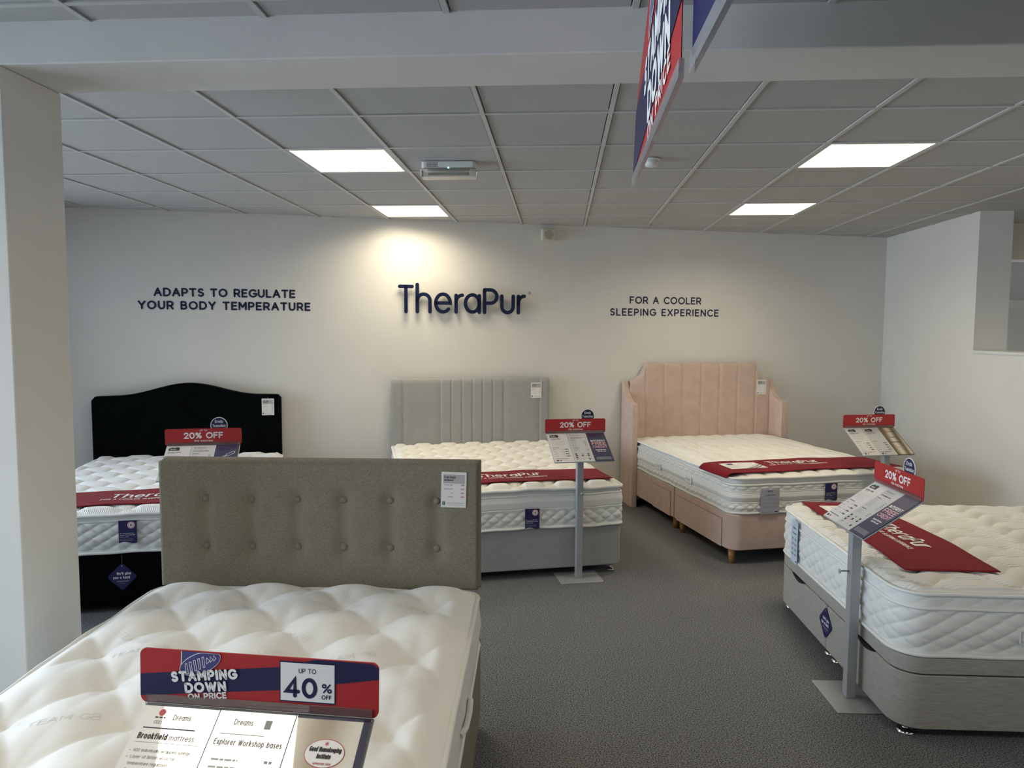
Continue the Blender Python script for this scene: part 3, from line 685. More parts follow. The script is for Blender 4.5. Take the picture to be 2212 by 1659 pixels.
# ---------- bed A: black velvet, back wall left
def wall_bed(name, label, s0): 
    px, py = wpt(s0, 0); return empty(name, label, 'bed', (px, py, 0), WANG)
bA = wall_bed('divan_bed', 'black divan bed with curved dark velvet headboard', -1.42)
m = MB(); m.prism(rrect(-.79, .725, -2.165, -.10, .05, 5, (0, 0, 1, 1)), .04, .352, M['black_cloth']); m.build('divan_base', bA, bevel=.01)
hbA = []
for k in range(61):
    u = -1+2*k/60; hump = .5+.5*math.cos(PI*min(1, abs(u+.0)/.78)); hbA.append((u, 1.118+.011*(1-u*u)+.098*hump**1.15))
cA, wA = -.032, .768
out = [(cA-wA, .3)]+[(cA-wA+.0, 1.06)]
pts = []
for u, z in hbA:
    e = 1-abs(u); z2 = z if e > .05 else z-.03*(1-math.sqrt(max(0, 1-(1-e/.05)**2)))
    pts.append((cA+u*wA, z2))
outline = [(cA-wA, .10), (cA+wA, .10)]+pts[::-1]
m = MB(); m.slab(outline, -.10, -.02, M['black_velvet']); hb = m.build('headboard', bA, bevel=.012, seg=3, angle=50)
m = MB(); m.tube([(cA-wA+.006, -.098, .3)]+[(x*.992+cA*.008, -.098, z-.006) for x, z in pts]+[(cA+wA-.006, -.098, .3)], .005, M['black_velvet'], 6); m.build('piping', hb, True)
feet(bA, [(-.70, -2.09), (.64, -2.09)], h=.04)
mA = wall_bed('mattress', 'white pillow-top mattress with deep wavy quilting on the black divan', -1.42); tag(mA, mA['label'], 'mattress'); mA.location.z = .352
ax, ay = -NX*0, 0
profA = lerp_prof([(0, .0), (.02, .008), (.10, .016), (.185, .008), (.200, -.004), (.209, -.008), (.222, -.004), (.238, .0)])
ztA = make_mattress(mA, 1.50, 2.0, .06, .004, .236, .004, .08, .012, lambda X, Y: .027*ogee(X+.03, Y, .112, .30, .5, skew=.55), M['rib_a'], profA,
                    lambda s, z: -.012*diamonds(s, z-.1, .10, .060)*(smooth((z-.02)/.012)*smooth((.20-z)/.012)), [(.236, .003, .010), (.200, -.001, .007), (.012, .008, .009)], wob=.002)
mA.location.x += -NX*(-.12)*-1 if False else 0
_o = wpt(-1.42, .155); mA.location.x, mA.location.y = _o[0], _o[1]
flag_label(mA, .065, -2.0-.018, .135)
make_runner('red felt runner with white lettering on the mattress of the black bed', (_o[0], _o[1], .352), WANG, -.72, .70, -1.915, -1.515, ztA, .032, .003, pic=(-.68, -1.83), txt=(-.12, -1.81, 1.05))
_p = wpt(-1.42+.627, .1035); price_card('white price card hanging on the black velvet headboard', (_p[0], _p[1], 1.01), WANG, 'TheraPur', 'Headboard')
_p = wpt(-1.395, 2.1665); swing_tag('indigo diamond swing tag reading We will give you a hand on the black bed base', (_p[0], _p[1], .215), WANG)

# ---------- bed B: grey velvet with channelled headboard
bB = wall_bed('divan_bed', 'grey velvet divan bed with vertically channelled headboard', 1.04)
m = MB(); m.prism(rrect(-.752, .752, -2.075, -.10, .035, 5, (0, 0, 1, 1)), .058, .345, M['grey_velvet']); m.build('divan_base', bB, bevel=.012)
feet(bB, [(-.69, -2.0), (.70, -2.0)], h=.058)
m = MB(); m.slab([(-.748, .10), (.748, .10), (.748, 1.243), (-.748, 1.243)], -.06, -.02, M['grey_velvet']); hb = m.build('headboard', bB, bevel=.01)
edges = [-.750, -.653, -.295, -.197, -.097, .003, .100, .198, .298, .657, .750]
for a, b in zip(edges[:-1], edges[1:]):
    n = 7; top = 1.25; cols = []
    nxs = 10; V = []; F = []
    zsn = [.10, .6, 1.0, 1.2, 1.235, 1.246, 1.25]
    for iz, z in enumerate(zsn):
        for ix in range(nxs+1):
            u = ix/nxs; wdt = b-a; e = min(u, 1-u)*wdt; r = .013; dy = math.sqrt(max(0, 1-(1-min(1, e/r))**2)); ez = top-z; dz = math.sqrt(max(0, 1-(1-min(1, ez/.03))**2))
            V.append((a+u*wdt, -.06-.042*(.84+.16*dy)*max(dz, .25), z))
    for iz in range(len(zsn)-1):
        for ix in range(nxs): i = iz*(nxs+1)+ix; F.append((i, i+1, i+nxs+2, i+nxs+1))
    m = MB(); m.add(V, F, M['grey_velvet']); 
    m.add([(a, -.06, 1.248), (b, -.06, 1.248), (b, -.03, 1.25), (a, -.03, 1.25)], [(0, 1, 2, 3)], M['grey_velvet'])
    m.build('padded_panel', hb, True)
_o = wpt(1.045, .085); mB = empty('mattress', 'cream pillow-top mattress with leaf-shaped quilting on the grey divan', 'mattress', (_o[0], _o[1], .345), WANG)
profB = lerp_prof([(0, .0), (.02, .006), (.07, .014), (.128, .010), (.138, .002), (.148, .010), (.19, .012), (.225, .002), (.236, -.012), (.247, -.020), (.262, -.014), (.28, .0)])
ztB = make_mattress(mB, 1.50, 2.0, .05, .004, .272, .001, .06, .006, lambda X, Y: .030*ogee(X, Y, .125, .235, .5), M['rib_b'], profB,
                    lambda s, z: -.012*diamonds(s, z-.075, .088, .066)*(smooth((z-.016)/.01)*smooth((.132-z)/.01)), [(.272, .003, .011), (.232, -.002, .008), (.138, .006, .005), (.010, .006, .009)], wob=.0035)
flag_label(mB, .095, -2.0-.017, .078)
make_runner('red felt runner with white lettering on the mattress of the grey velvet bed', (_o[0], _o[1], .345), WANG, -.70, .705, -1.90, -1.53, ztB, .036, .003, pic=(-.66, -1.82), txt=(-.235, -1.795, 1.0))
_p = wpt(1.04+.62, .1045); price_card('white price card hanging on the grey channelled headboard', (_p[0], _p[1], 1.13), WANG, 'TheraPur', 'Headboard')

# ---------- bed C: pink velvet winged bed
bC = wall_bed('divan_bed', 'pink velvet divan bed with winged scalloped headboard and wooden legs', 3.37)
for (y0, y1, cr) in ((-2.115, -1.16, (0, 0, 1, 1)), (-1.145, -.12, (0, 0, 0, 0))):
    m = MB(); m.prism(rrect(-.755, .755, y0, y1, .085, 6, cr), .112, .375, M['pink_velvet']); m.build('divan_base', bC, bevel=.008)
for (y0, y1) in ((-1.98, -1.21), (-1.09, -.72)):
    m = MB(); m.box(-.7562, -.7555, y0-.003, y1+.003, .114, .323, M['p_brown']); m.box(-.761, -.7545, y0, y1, .112, .320, M['pink_velvet']); m.build('drawer_front', bC, bevel=.003)
for (x, y) in ((-.70, -2.03), (.70, -2.03), (-.70, -1.215), (-.70, -1.085), (.70, -1.215), (.70, -1.085)):
    m = MB(); m.lathe([(.017, 0), (.028, .112)], x, y, M['wood'], 16); m.build('leg', bC, True)
def ctop(x):                                     # outline of the centre board
    a = abs(x-.008); 
    if a < .605: return 1.388
    if a < .765: u = (a-.605)/.16; return 1.21+.178*(1-math.sqrt(max(0, 1-(1-u)**2))) if u > .0 else 1.388
    return 1.21
m = MB(); xs = [-.765+.008+1.53*k/60 for k in range(61)]
m.slab([(-.757, .05), (.773, .05)]+[(x, ctop(x)-.004) for x in xs[::-1]], -.07, -.02, M['pink_velvet']); hb = m.build('headboard', bC, bevel=.006)
pe = [-.757, -.595, -.396, -.196, .006, .206, .408, .611, .773]
for a, b in zip(pe[:-1], pe[1:]):
    nn = 12; V = []; F = []
    for iz in range(8):
        for ix in range(nn+1):
            u = ix/nn; e = min(u, 1-u)*(b-a); dy = math.sqrt(max(0, 1-(1-min(1, e/.012))**2)); zt = ctop(a+u*(b-a)); z = (.3, .7, 1.0, zt-.06, zt-.02, zt-.008, zt-.002, zt)[iz]
            if iz < 3: z = min(z, zt-.08)
            dz = (1, 1, 1, 1, .93, .75, .5, 0)[iz]; V.append((a+u*(b-a), -.068-.034*dz*(.78+.22*dy), z))
    for iz in range(7):
        for ix in range(nn): i = iz*(nn+1)+ix; F.append((i, i+1, i+nn+2, i+nn+1))
    MB().add(V, F, M['pink_velvet']).build('padded_panel', hb, True)
for sx, (xa, xb) in ((-1, (-.812, -.757)), (1, (.773, .838))):
    prof = [(-.02, 0), (-.325, 0), (-.325, .995), (-.318, 1.003)]
    for k in range(11): u = k/10; prof.append((-.318+.248*u, 1.003+.207*(1-math.sqrt(max(0, 1-u**2))) if u < 1 else 1.21))
    prof.append((-.02, 1.212))
    n = len(prof); m = MB()
    m.add([(xa, y, z) for y, z in prof]+[(xb, y, z) for y, z in prof], [tuple(range(n)), tuple(range(2*n-1, n-1, -1))]+[((i+1) % n, i, n+i, n+(i+1) % n) for i in range(n)], M['pink_velvet'])
    m.build('headboard_wing', hb, bevel=.008, seg=3)
_o = wpt(3.375, .115); mC = empty('mattress', 'deep white mattress with banded border on the pink velvet divan', 'mattress', (_o[0], _o[1], .375), WANG)
profC = lerp_prof([(0, -.004), (.02, .004), (.05, .016), (.078, .006), (.086, -.002), (.094, .006), (.125, .016), (.155, .008), (.163, 0), (.171, .006), (.195, .010), (.212, .002), (.225, -.016), (.235, -.024), (.25, -.02), (.268, .0)])
def sideC(s, z):
    return -.010*diamonds(s, z-.045, .075, .056)*smooth((z-.015)/.015)*smooth((.078-z)/.01) - .010*diamonds(s, z-.19, .09, .06)*smooth((z-.17)/.01)*smooth((.212-z)/.01)
ztC = make_mattress(mC, 1.50, 2.0, .11, .004, .260, .003, .10, .010, lambda X, Y: .023*waves(X+Y*.25, Y, .15, .42, .22)*smooth((.72-np.abs(X))/.12), M['rib_c'], profC, sideC,
                    [(.262, .003, .009), (.215, .003, .008), (.163, .003, .005), (.086, .002, .005), (.010, .004, .008)], margin=.1, wob=.002)
flag_label(mC, .03, -2.0-.018, .145, h=.13)
m = MB(); m.slab([(-.545, .005), (-.395, .005), (-.395, .185), (-.545, .185)], -2.0215, -2.0195, M['p_lilac']); lo = m.build('care_label', mC, label='pale lilac product label on the mattress foot')
P = Print(0); P.text('TheraPur', -.47, .166, .011, .15, M['p_ink'], 1, align='c', width=.05); P.text('Tundra 5000', -.47, .139, .009, .16, M['p_ink'], 1, align='c', width=.08)
for k in range(3):
    for c in range(2): P.disc(-.52+.068*c, .112-.028*k, .004, M['p_mid'], 1, 8); P.fine(-.508+.068*c, -.475+.068*c, .113-.028*k, .003, M['p_mid']); P.fine(-.508+.068*c, -.48+.068*c, .107-.028*k, .003, M['p_mid'])
P.rect(-.532, .014, -.520, .024, M['p_mid']); P.fine(-.518, -.48, .018, .003, M['p_mid']); P.rect(-.43, .016, -.405, .024, M['p_ink'])
P.build('print', lo, Matrix.Translation((0, -2.0215, 0)) @ RX)
for y in (-.72, -1.32):
    m = MB(); m.box(-.772, -.767, y-.055, y+.055, .098, .152, M['border']); wl_ = m.build('woven_label', mC, bevel=.003)
    P = Print(0); P.text('TheraPur', 0, -.008, .02, .12, M['p_pale'], 1, align='c', width=.075); P.build('print', wl_, Matrix.Translation((-.7722, y, .125)) @ Matrix.Rotation(-PI/2, 4, 'Z') @ RX)
make_runner('red felt runner with white lettering on the mattress of the pink velvet bed', (_o[0], _o[1], .375), WANG, -.775, .70, -1.93, -1.50, ztC, .030, .003, pic=(-.66, -1.80), txt=(-.27, -1.74, .95))
_p = wpt(3.37+.675, .1045); price_card('white price card hanging on the pink velvet headboard', (_p[0], _p[1], 1.135), WANG, 'TheraPur', 'Headboard')

# ---------- bed D: greige ottoman bed, head against the half-height wall
DANG = math.radians(-88.75); DO = (3.40, 3.774)
def dloc(x, y): c, s = math.cos(DANG), math.sin(DANG); return (DO[0]+x*c-y*s, DO[1]+x*s+y*c)
bD = empty('ottoman_bed', 'grey linen ottoman divan bed in front of the half-height wall', 'bed', (DO[0], DO[1], 0), DANG)
m = MB(); m.prism(rrect(-.757, .757, -2.0, 0, .11, 8, (0, 0, 1, 1)), .282, .352, M['greige']); m.build('lid_frame', bD, bevel=.006)
for (x0, x1, cr) in ((-.757, -.0025, (0, 0, 1, 0)), (.0025, .757, (0, 0, 0, 1))):
    m = MB(); m.prism(rrect(x0, x1, -2.0, 0, .11, 8, cr), .045, .277, M['greige']); m.build('divan_base', bD, bevel=.006)
MB().prism(rrect(-.748, .748, -1.99, -.01, .105, 8, (0, 0, 1, 1)), .25, .30, M['black']).build('gap_shade', bD)  # black filler, paints the shade in the groove under the lid
for xc in (-.42, .44):
    m = MB(); m.slab([(xc-.1, .2775)]+[(xc-.1+.2*k/10, .2775-.022*math.sin(PI*k/10)) for k in range(1, 10)]+[(xc+.1, .2775)], -2.0015, -1.99, M['black']); m.build('hand_pull_shade', bD, label='scooped hand pull with its inner shade painted black')  # flat black wedge painted as the shade inside the scooped recess
feet(bD, [(-.69, -1.94), (.69, -1.93), (-.045, -1.95), (.045, -1.95)], r=.036, h=.045)
MB().slab([(-.755, .1), (.755, .1), (.755, .56), (-.755, .56)], .005, .055, M['greige']).build('headboard', bD, bevel=.01)
mD = empty('mattress', 'white mattress with diamond quilted border on the grey linen ottoman bed', 'mattress', (DO[0], DO[1], .352), DANG)
profD = lerp_prof([(0, -.004), (.018, .002), (.03, .004), (.11, .014), (.195, .006), (.207, -.001), (.22, .002), (.25, .002), (.272, -.002)])
ztD = make_mattress(mD, 1.50, 2.0, .12, .004, .266, .003, .09, .010, lambda X, Y: .025*waves(X, Y+.1*X, .16, .36, .3), M['rib_d'], profD,
                    lambda s, z: -.011*diamonds(s, z-.1, .115, .066)*(smooth((z-.02)/.012)*smooth((.203-z)/.01)) - .005*diamonds(s, z-.1, .115, .066)*smooth((z-.215)/.01)*smooth((.27-z)/.01),
                    [(.268, .003, .008), (.208, .002, .008), (.010, .005, .009)], margin=.03, wob=.001)
m = MB(); m.slab([(-.50, .005), (-.40, .005), (-.40, .255), (-.50, .255)], -2.0205, -2.0185, M['p_blue']); lo = m.build('care_label', mD, label='pale blue product label on the mattress foot')
P = Print(0); P.text('TheraPur', -.45, .205, .012, .15, M['p_ink'], 1, align='c', width=.05); P.text('Polar 3000', -.45, .175, .009, .18, M['p_ink'], 1, align='c', width=.055)
for k in range(4):
    for c in range(2): P.fine(-.488+.045*c, -.455+.045*c, .145-.03*k, .005, M['p_ink']); P.fine(-.488+.045*c, -.46+.045*c, .137-.03*k, .004, M['p_mid'])
P.rect(-.425, .016, -.405, .024, M['p_ink']); P.build('print', lo, Matrix.Translation((0, -2.0205, 0)) @ RX)
m = MB(); m.box(.764, .769, -1.53, -1.41, .075, .13, M['border']); wl_ = m.build('woven_label', mD, bevel=.003)
P = Print(0); P.line([(-.052, -.02), (.052, -.02), (.052, .02), (-.052, .02), (-.052, -.02)], .002, M['p_pale'], 1); P.text('TheraPur', 0, -.008, .018, .12, M['p_pale'], 1, align='c', width=.075)
P.build('print', wl_, Matrix.Translation((.769, -1.47, .1025)) @ Matrix.Rotation(PI/2, 4, 'Z') @ RX)
make_runner('red felt runner with white lettering on the mattress of the grey linen ottoman bed', (DO[0], DO[1], .352), DANG, -.715, .56, -1.885, -1.48, ztD, .031, .002, pic=(-.60, -1.82), txt=(-.20, -1.74, .92))
_p = dloc(.0, -2.004); swing_tag('indigo diamond swing tag reading We will give you a hand on the grey linen base', (_p[0], _p[1], .185), DANG)

# ---------- bed E: taupe bed in the foreground
EANG = math.radians(2.2); EO = (-1.006, 2.945)
def eloc(x, y): c, s = math.cos(EANG), math.sin(EANG); return (EO[0]+x*c-y*s, EO[1]+x*s+y*c)
bE = empty('divan_bed', 'taupe divan bed with low rectangular buttoned headboard', 'bed', (EO[0], EO[1], 0), EANG)
m = MB(); m.prism(rrect(-.682, .682, -1.925, -.02, .05, 5, (0, 0, 1, 1)), .05, .40, M['taupe']); m.build('divan_base', bE, bevel=.012)
feet(bE, [(-.61, -1.83), (.61, -1.83), (-.61, -.08), (.61, -.08)], h=.05)
hw, hz0, hz1, hcx = .6765, .604, 1.150, .0045
nx, nz = 130, 56; x = np.linspace(-hw, hw, nx+1); z = np.linspace(hz0, hz1, nz+1); X, Z = np.meshgrid(x, z)
BX = [-.480+.1952*k for k in range(6)]; BZ_ = [.985, .783]
D_ = np.zeros_like(X)
for bx in BX:
    for bz in BZ_: r = np.hypot(X-bx, Z-bz); D_ += .012*np.exp(-(r/.038)**2)
    D_ += .0085*np.exp(-((X-bx)/.028)**2)*smooth((Z-.70)/.08)*smooth((1.06-Z)/.08)
e = np.minimum(np.minimum(hw-np.abs(X), Z-hz0), hz1-Z); rr = .011
yf = -.01 - .062*np.sqrt(np.clip(1-(1-np.clip(e/rr, 0, 1))**2, 0, 1)) + D_
yf = np.where(e < 1e-9, -.012, yf)
V = np.stack([X+hcx, yf, Z], -1).reshape(-1, 3); idx = np.arange(V.shape[0]).reshape(nz+1, nx+1)
F = np.stack([idx[:-1, :-1], idx[:-1, 1:], idx[1:, 1:], idx[1:, :-1]], -1).reshape(-1, 4)
hb = from_np('headboard', V, F, M['taupe'], bE)
MB().slab([(-hw+hcx, hz0), (hw+hcx, hz0), (hw+hcx, hz1), (-hw+hcx, hz1)], -.012, .012, M['taupe']).build('back_board', hb, bevel=.004)
for sx in (-.4, .4): MB().box(sx-.03, sx+.03, .0, .02, .1, .7, M['taupe']).build('strut', hb)
for bx in BX:
    for bz in BZ_:
        m = MB(); m.lathe([(.004, .0062), (.010, .005), (.0148, 0), (.0142, -.004)], 0, 0, M['taupe'], 18); m.xf(Matrix.Translation((bx+hcx, -.0555, bz)) @ Matrix.Rotation(PI/2, 4, 'X')); m.build('button', hb, True)
_o = eloc(0, -.075); mE = empty('mattress', 'cream deep-tufted mattress on the taupe divan', 'mattress', (_o[0], _o[1], .40), EANG)
def tuft(X, Y):
    Yl = Y-.94; u = (X-.52)/.34+(Yl+.277)/.424; v = (X-.52)/.34-(Yl+.277)/.424
    g = np.abs(np.sin(PI*u)); q = np.abs(np.sin(PI*v))
    du = u-np.round(u); dv = v-np.round(v); rr = np.hypot((du+dv)*.17, (du-dv)*.212)
    return .040*(.50*np.maximum(g, q)**1.1+.50*(g*q)**.6) - .016*np.exp(-(rr/.018)**2) + .0018*np.sin(X*60+Y*25+3*np.sin(Y*8))*(1-np.maximum(g, q)**3)
profE = lerp_prof([(0, 0), (.015, .008), (.10, .018), (.19, .008), (.205, .0)])
ztE = make_mattress(mE, 1.352, 1.88, .07, .004, .205, .022, .10, .018, tuft, M['knit_e'], profE, lambda s, z: -.005*(np.sin(s*31)*.5+.5*np.sin(s*17))*smooth(z/.05)*smooth((.2-z)/.05),
                    [(.205, .004, .009), (.010, .006, .009)], step=.010, margin=.10, wob=.0035)
for i in range(-6, 8):
    for j in range(-6, 8):
        bx = .52+.17*(i+j); by = -.277-.212*(i-j)*-1
        if abs(bx) < .62 and -1.82 < by < -.08:
            zz = float(ztE(np.array(bx), np.array(by)))
            m = MB(); m.lathe([(.004, .006), (.011, .004), (.013, 0)], bx, by, M['knit_e'], 12); m.xf(Matrix.Translation((0, 0, zz-.014))); m.build('tuft_button', mE, True)
for (y0, sgn) in ((-.78, 1),):
    m = MB(); m.tube([(.690, y0-.11, .105), (.704, y0-.08, .112), (.707, y0, .112), (.704, y0+.08, .112), (.690, y0+.11, .105)], .009, M['piping'], 8); m.build('side_handle', mE, True)
    for k in (-.05, .05): m = MB(); m.lathe([(.006, 0), (.006, .003)], 0, 0, M['black'], 10); m.xf(Matrix.Translation((.6925, y0-.25+k, .10)) @ Matrix.Rotation(PI/2, 4, 'Y')); m.build('air_vent', mE)
# woven TEAM GB lettering in the ticking, thin raised yarn
P = Print(0)
for k, (tx, ty, an) in enumerate([(-.30, -.40, .35), (.10, -.42, .35), (-.42, -.78, .35), (-.05, -.80, .35), (.25, -.80, .35), (-.40, -1.18, .3), (.0, -.55, -.5), (.38, -.35, .35), (-.50, -.60, -.6)]):
    text(P.mb, 'TEAM GB', tx, ty, .026, .09, M['carpet_line'], 0, angle=an)
for i, (vx, vy, vz) in enumerate(P.mb.v):
    P.mb.v[i] = (vx, vy, float(ztE(np.array(vx), np.array(vy)))+float(tuft(np.array(vx), np.array(vy+.94)))+.0008)
P.build('woven_lettering', mE)
_p = eloc(.573, -.0745); price_card('white price card reading Fairfield on the taupe buttoned headboard', (_p[0], _p[1], 1.037), EANG, 'Fairfield', 'Headboard').rotation_euler = (0, math.radians(1.5), EANG)

# ================================================================== SIGN STANDS
def sheet_print(P, w, h, kind):
    """lower-left at 0,0"""
    if kind == 'spec':
        P.rect(.012, h-.042, w*.56, h-.012, M['p_ink'], 1); P.poly([(.012, h-.012), (.012, h-.024), (.035, h-.014), (w*.3, h-.020), (w*.45, h-.013), (w*.56, h-.02), (w*.56, h-.012)], M['p_sea'], 2)
        P.text('TheraPur', w*.29, h-.036, .008, .14, M['p_wh'], 2, align='c', width=.034)
        P.text('ActiGel 3000', .012, h-.062, .0085, .2, M['p_ink'], 1, width=.072)
        P.fine(.012, .05, h-.069, .003, M['p_mid'])
        for k in range(5): P.fine(.012, w-.02, h-.088-.009*k, .0028, M['p_pale'], cover=(1, .9, .6, .85, .8)[k])
        P.fine(.012, .06, h-.15, .004, M['p_ink'])
        for k in range(4):
            y = h-.168-.023*k; P.fine(.012, .035, y, .004, M['p_mid']); P.fine(w*.5, w*.66, y, .003, M['p_mid']); P.fine(w-.040, w-.014, y-.001, .0075, M['p_ink'])
        P.fine(.012, w-.03, .032, .004, M['p_ink']); P.rect(.014, .010, .030, .022, M['p_ink'], 1); P.disc(.044, .016, .006, M['p_redink'], 1, 12)
    elif kind == 'base':
        P.disc(.020, h-.022, .006, M['p_mid'], 1, 12); P.text('Sleepeezee', .032, h-.028, .011, .14, M['p_mid'], 1, width=.05)
        P.rect(.012, h-.037, w*.7, h-.035, M['p_mid'], 1); P.text('Contemporary', .012, h-.055, .009, .2, M['p_ink'], 1, width=.088)
        P.fine(.012, .05, h-.075, .004, M['p_ink'])
        for k in range(6): P.fine(.012, .045, h-.088-.010*k, .003, M['p_mid']); P.fine(w-.026, w-.012, h-.088-.010*k, .003, M['p_ink'])
        P.fine(.012, .055, h-.158, .004, M['p_ink'])
        for k in range(3): P.fine(.012, .05, h-.170-.009*k, .003, M['p_mid']); P.fine(w-.024, w-.012, h-.170-.009*k, .003, M['p_ink'])
        cols = [M['p_ink'], M['p_mid'], M['p_ink'], M['p_brown'], M['p_ink'], M['p_teal'], M['p_ink'], M['p_pink'], M['p_pale'], M['p_mid'], M['p_pale'], M['p_ink']]
        for r in range(4):
            for c in range(3): P.rect(.014+.042*c, .070-.017*r, .028+.042*c, .081-.017*r, cols[r*3+c], 1); P.fine(.031+.042*c, .045+.042*c, .075-.017*r, .0025, M['p_pale'])
    elif kind == 'credit':
        P.text('INTEREST', w*.5, h-.096, .0185, .17, M['p_wh'], 1, align='c', width=w*.80); P.text('FREE', w*.5, h-.131, .029, .17, M['p_pink'], 1, align='c', width=w*.78)
        P.text('CREDIT', w*.5, h-.160, .0225, .16, M['p_pink'], 1, align='c', width=w*.80)
        P.text('Spread the love -', w*.5, h-.185, .010, .18, M['p_wh'], 1, align='c', width=w*.60); P.text('and the cost', w*.5, h-.200, .010, .18, M['p_wh'], 1, align='c', width=w*.46)
        for k in range(5): P.fine(w*.1, w*.9, .038-.0055*k, .002, M['p_pale'])
    elif kind == 'tool':
        c = [(w*.28, h-.110), (w*.72, h-.062)]
        dx, dy = .64, .77*.7; 
        def q(u, v): return (w*.30+u*.78-v*.55, h-.115+u*.55+v*.78)
        P.line([q(.0, -.004), q(.035, -.003), q(.04, -.009), q(.085, -.009), q(.093, 0), q(.085, .009), q(.04, .009), q(.035, .003), q(0, .004), q(-.006, 0), q(0, -.004)], .0012, M['p_wh'], 1)
    elif kind == 'gold':
        P.line([(.001, .001), (w-.001, .001), (w-.001, h-.001), (.001, h-.001), (.001, .001)], .0025, M['p_brown'], 1)
        P.fine(.03, .055, h-.05, .006, M['p_redink']); P.fine(.057, .11, h-.05, .006, M['p_ink']); P.text('TheraPur', w*.5, h-.115, .014, .14, M['p_ink'], 1, align='c', width=.062)
        P.fine(.02, w-.03, h-.165, .008, M['p_ink']); P.fine(.02, w-.02, h-.215, .004, M['p_mid']); P.fine(.03, w-.03, h-.225, .003, M['p_mid'])
    elif kind == 'oval':
        P.rect(w-.012, 0, w, h, M['p_navyflat'], 1); P.rect(0, h-.006, w, h, M['p_navyflat'], 1)
        cx, cy = w*.5, h-.062; P.disc(cx, cy, .034, M['p_redink'], 1, 40, ry=.0235); P.disc(cx, cy, .0328, M['p_wh'], 2, 40, ry=.0223)
        P.text('Good Housekeeping', cx, cy+.002, .0085, .2, M['p_ink'], 3, align='c', width=.052, slant=.08); P.text('Institute', cx, cy-.009, .0085, .2, M['p_ink'], 3, align='c', width=.021, slant=.08)
        P.text('APPROVED 2025', cx, cy-.0185, .0035, .18, M['p_redink'], 3, align='c', width=.03)
        for k in range(6): a = PI*k/3; P.line([(cx, cy+.0155), (cx+.0035*math.cos(a+.5), cy+.0155+.0035*math.sin(a+.5))], .0005, M['p_redink'], 3)
    elif kind == 'brook':
        P.disc(.034, h-.014, .006, M['p_redink'], 1, 10); P.fine(.025, .043, h-.024, .0025, M['p_ink'])
        for k in range(3): P.line(arc(.029+.0042*k, h-.031, .0024, .0024, 0, 360), .0004, M['p_mid'], 1)
        P.text('Dreams', .057, h-.026, .010, .13, M['p_mid'], 1, width=.032); P.rect(.012, h-.042, .105, h-.040, M['p_navyflat'], 1)
        P.text('Brookfield', .010, h-.060, .0105, .2, M['p_ink'], 1, width=.052); P.text('mattress', .066, h-.060, .0095, .12, M['p_mid'], 1, width=.044)
        P.rect(.010, h-.0655, .125, h-.065, M['p_mid'], 1)
        for k, s_ in enumerate(('600 individually wrapped springs', 'Layer of British wool for', 'temperature regulation', 'Touchably soft damask cover', 'Traditionally tufted for comfort', 'Exclusively made in the UK')):
            y = h-.081-.0105*k; P.text(s_, .014, y, .0052, .13, M['p_mid'], 1, width=.0031*len(s_))
            if k != 2: P.disc(.008, y+.002, .001, M['p_mid'], 1, 6)
        for k in range(4): P.fine(.02, .10, h-.16-.02*k, .004, M['p_mid'])
    elif kind == 'work':
        P.text('Dreams', .03, h-.026, .010, .13, M['p_mid'], 1, width=.034); P.rect(.085, h-.030, .096, h-.015, M['p_mid'], 1); P.rect(.012, h-.042, .09, h-.041, M['p_mid'], 1)
        P.text('Explorer Workshop bases', .008, h-.060, .0100, .16, M['p_mid'], 1, width=.118)
        for k in range(8): P.fine(.015, .06, h-.085-.012*k, .003, M['p_pale']); P.fine(.105, .118, h-.085-.012*k, .004, M['p_mid'])
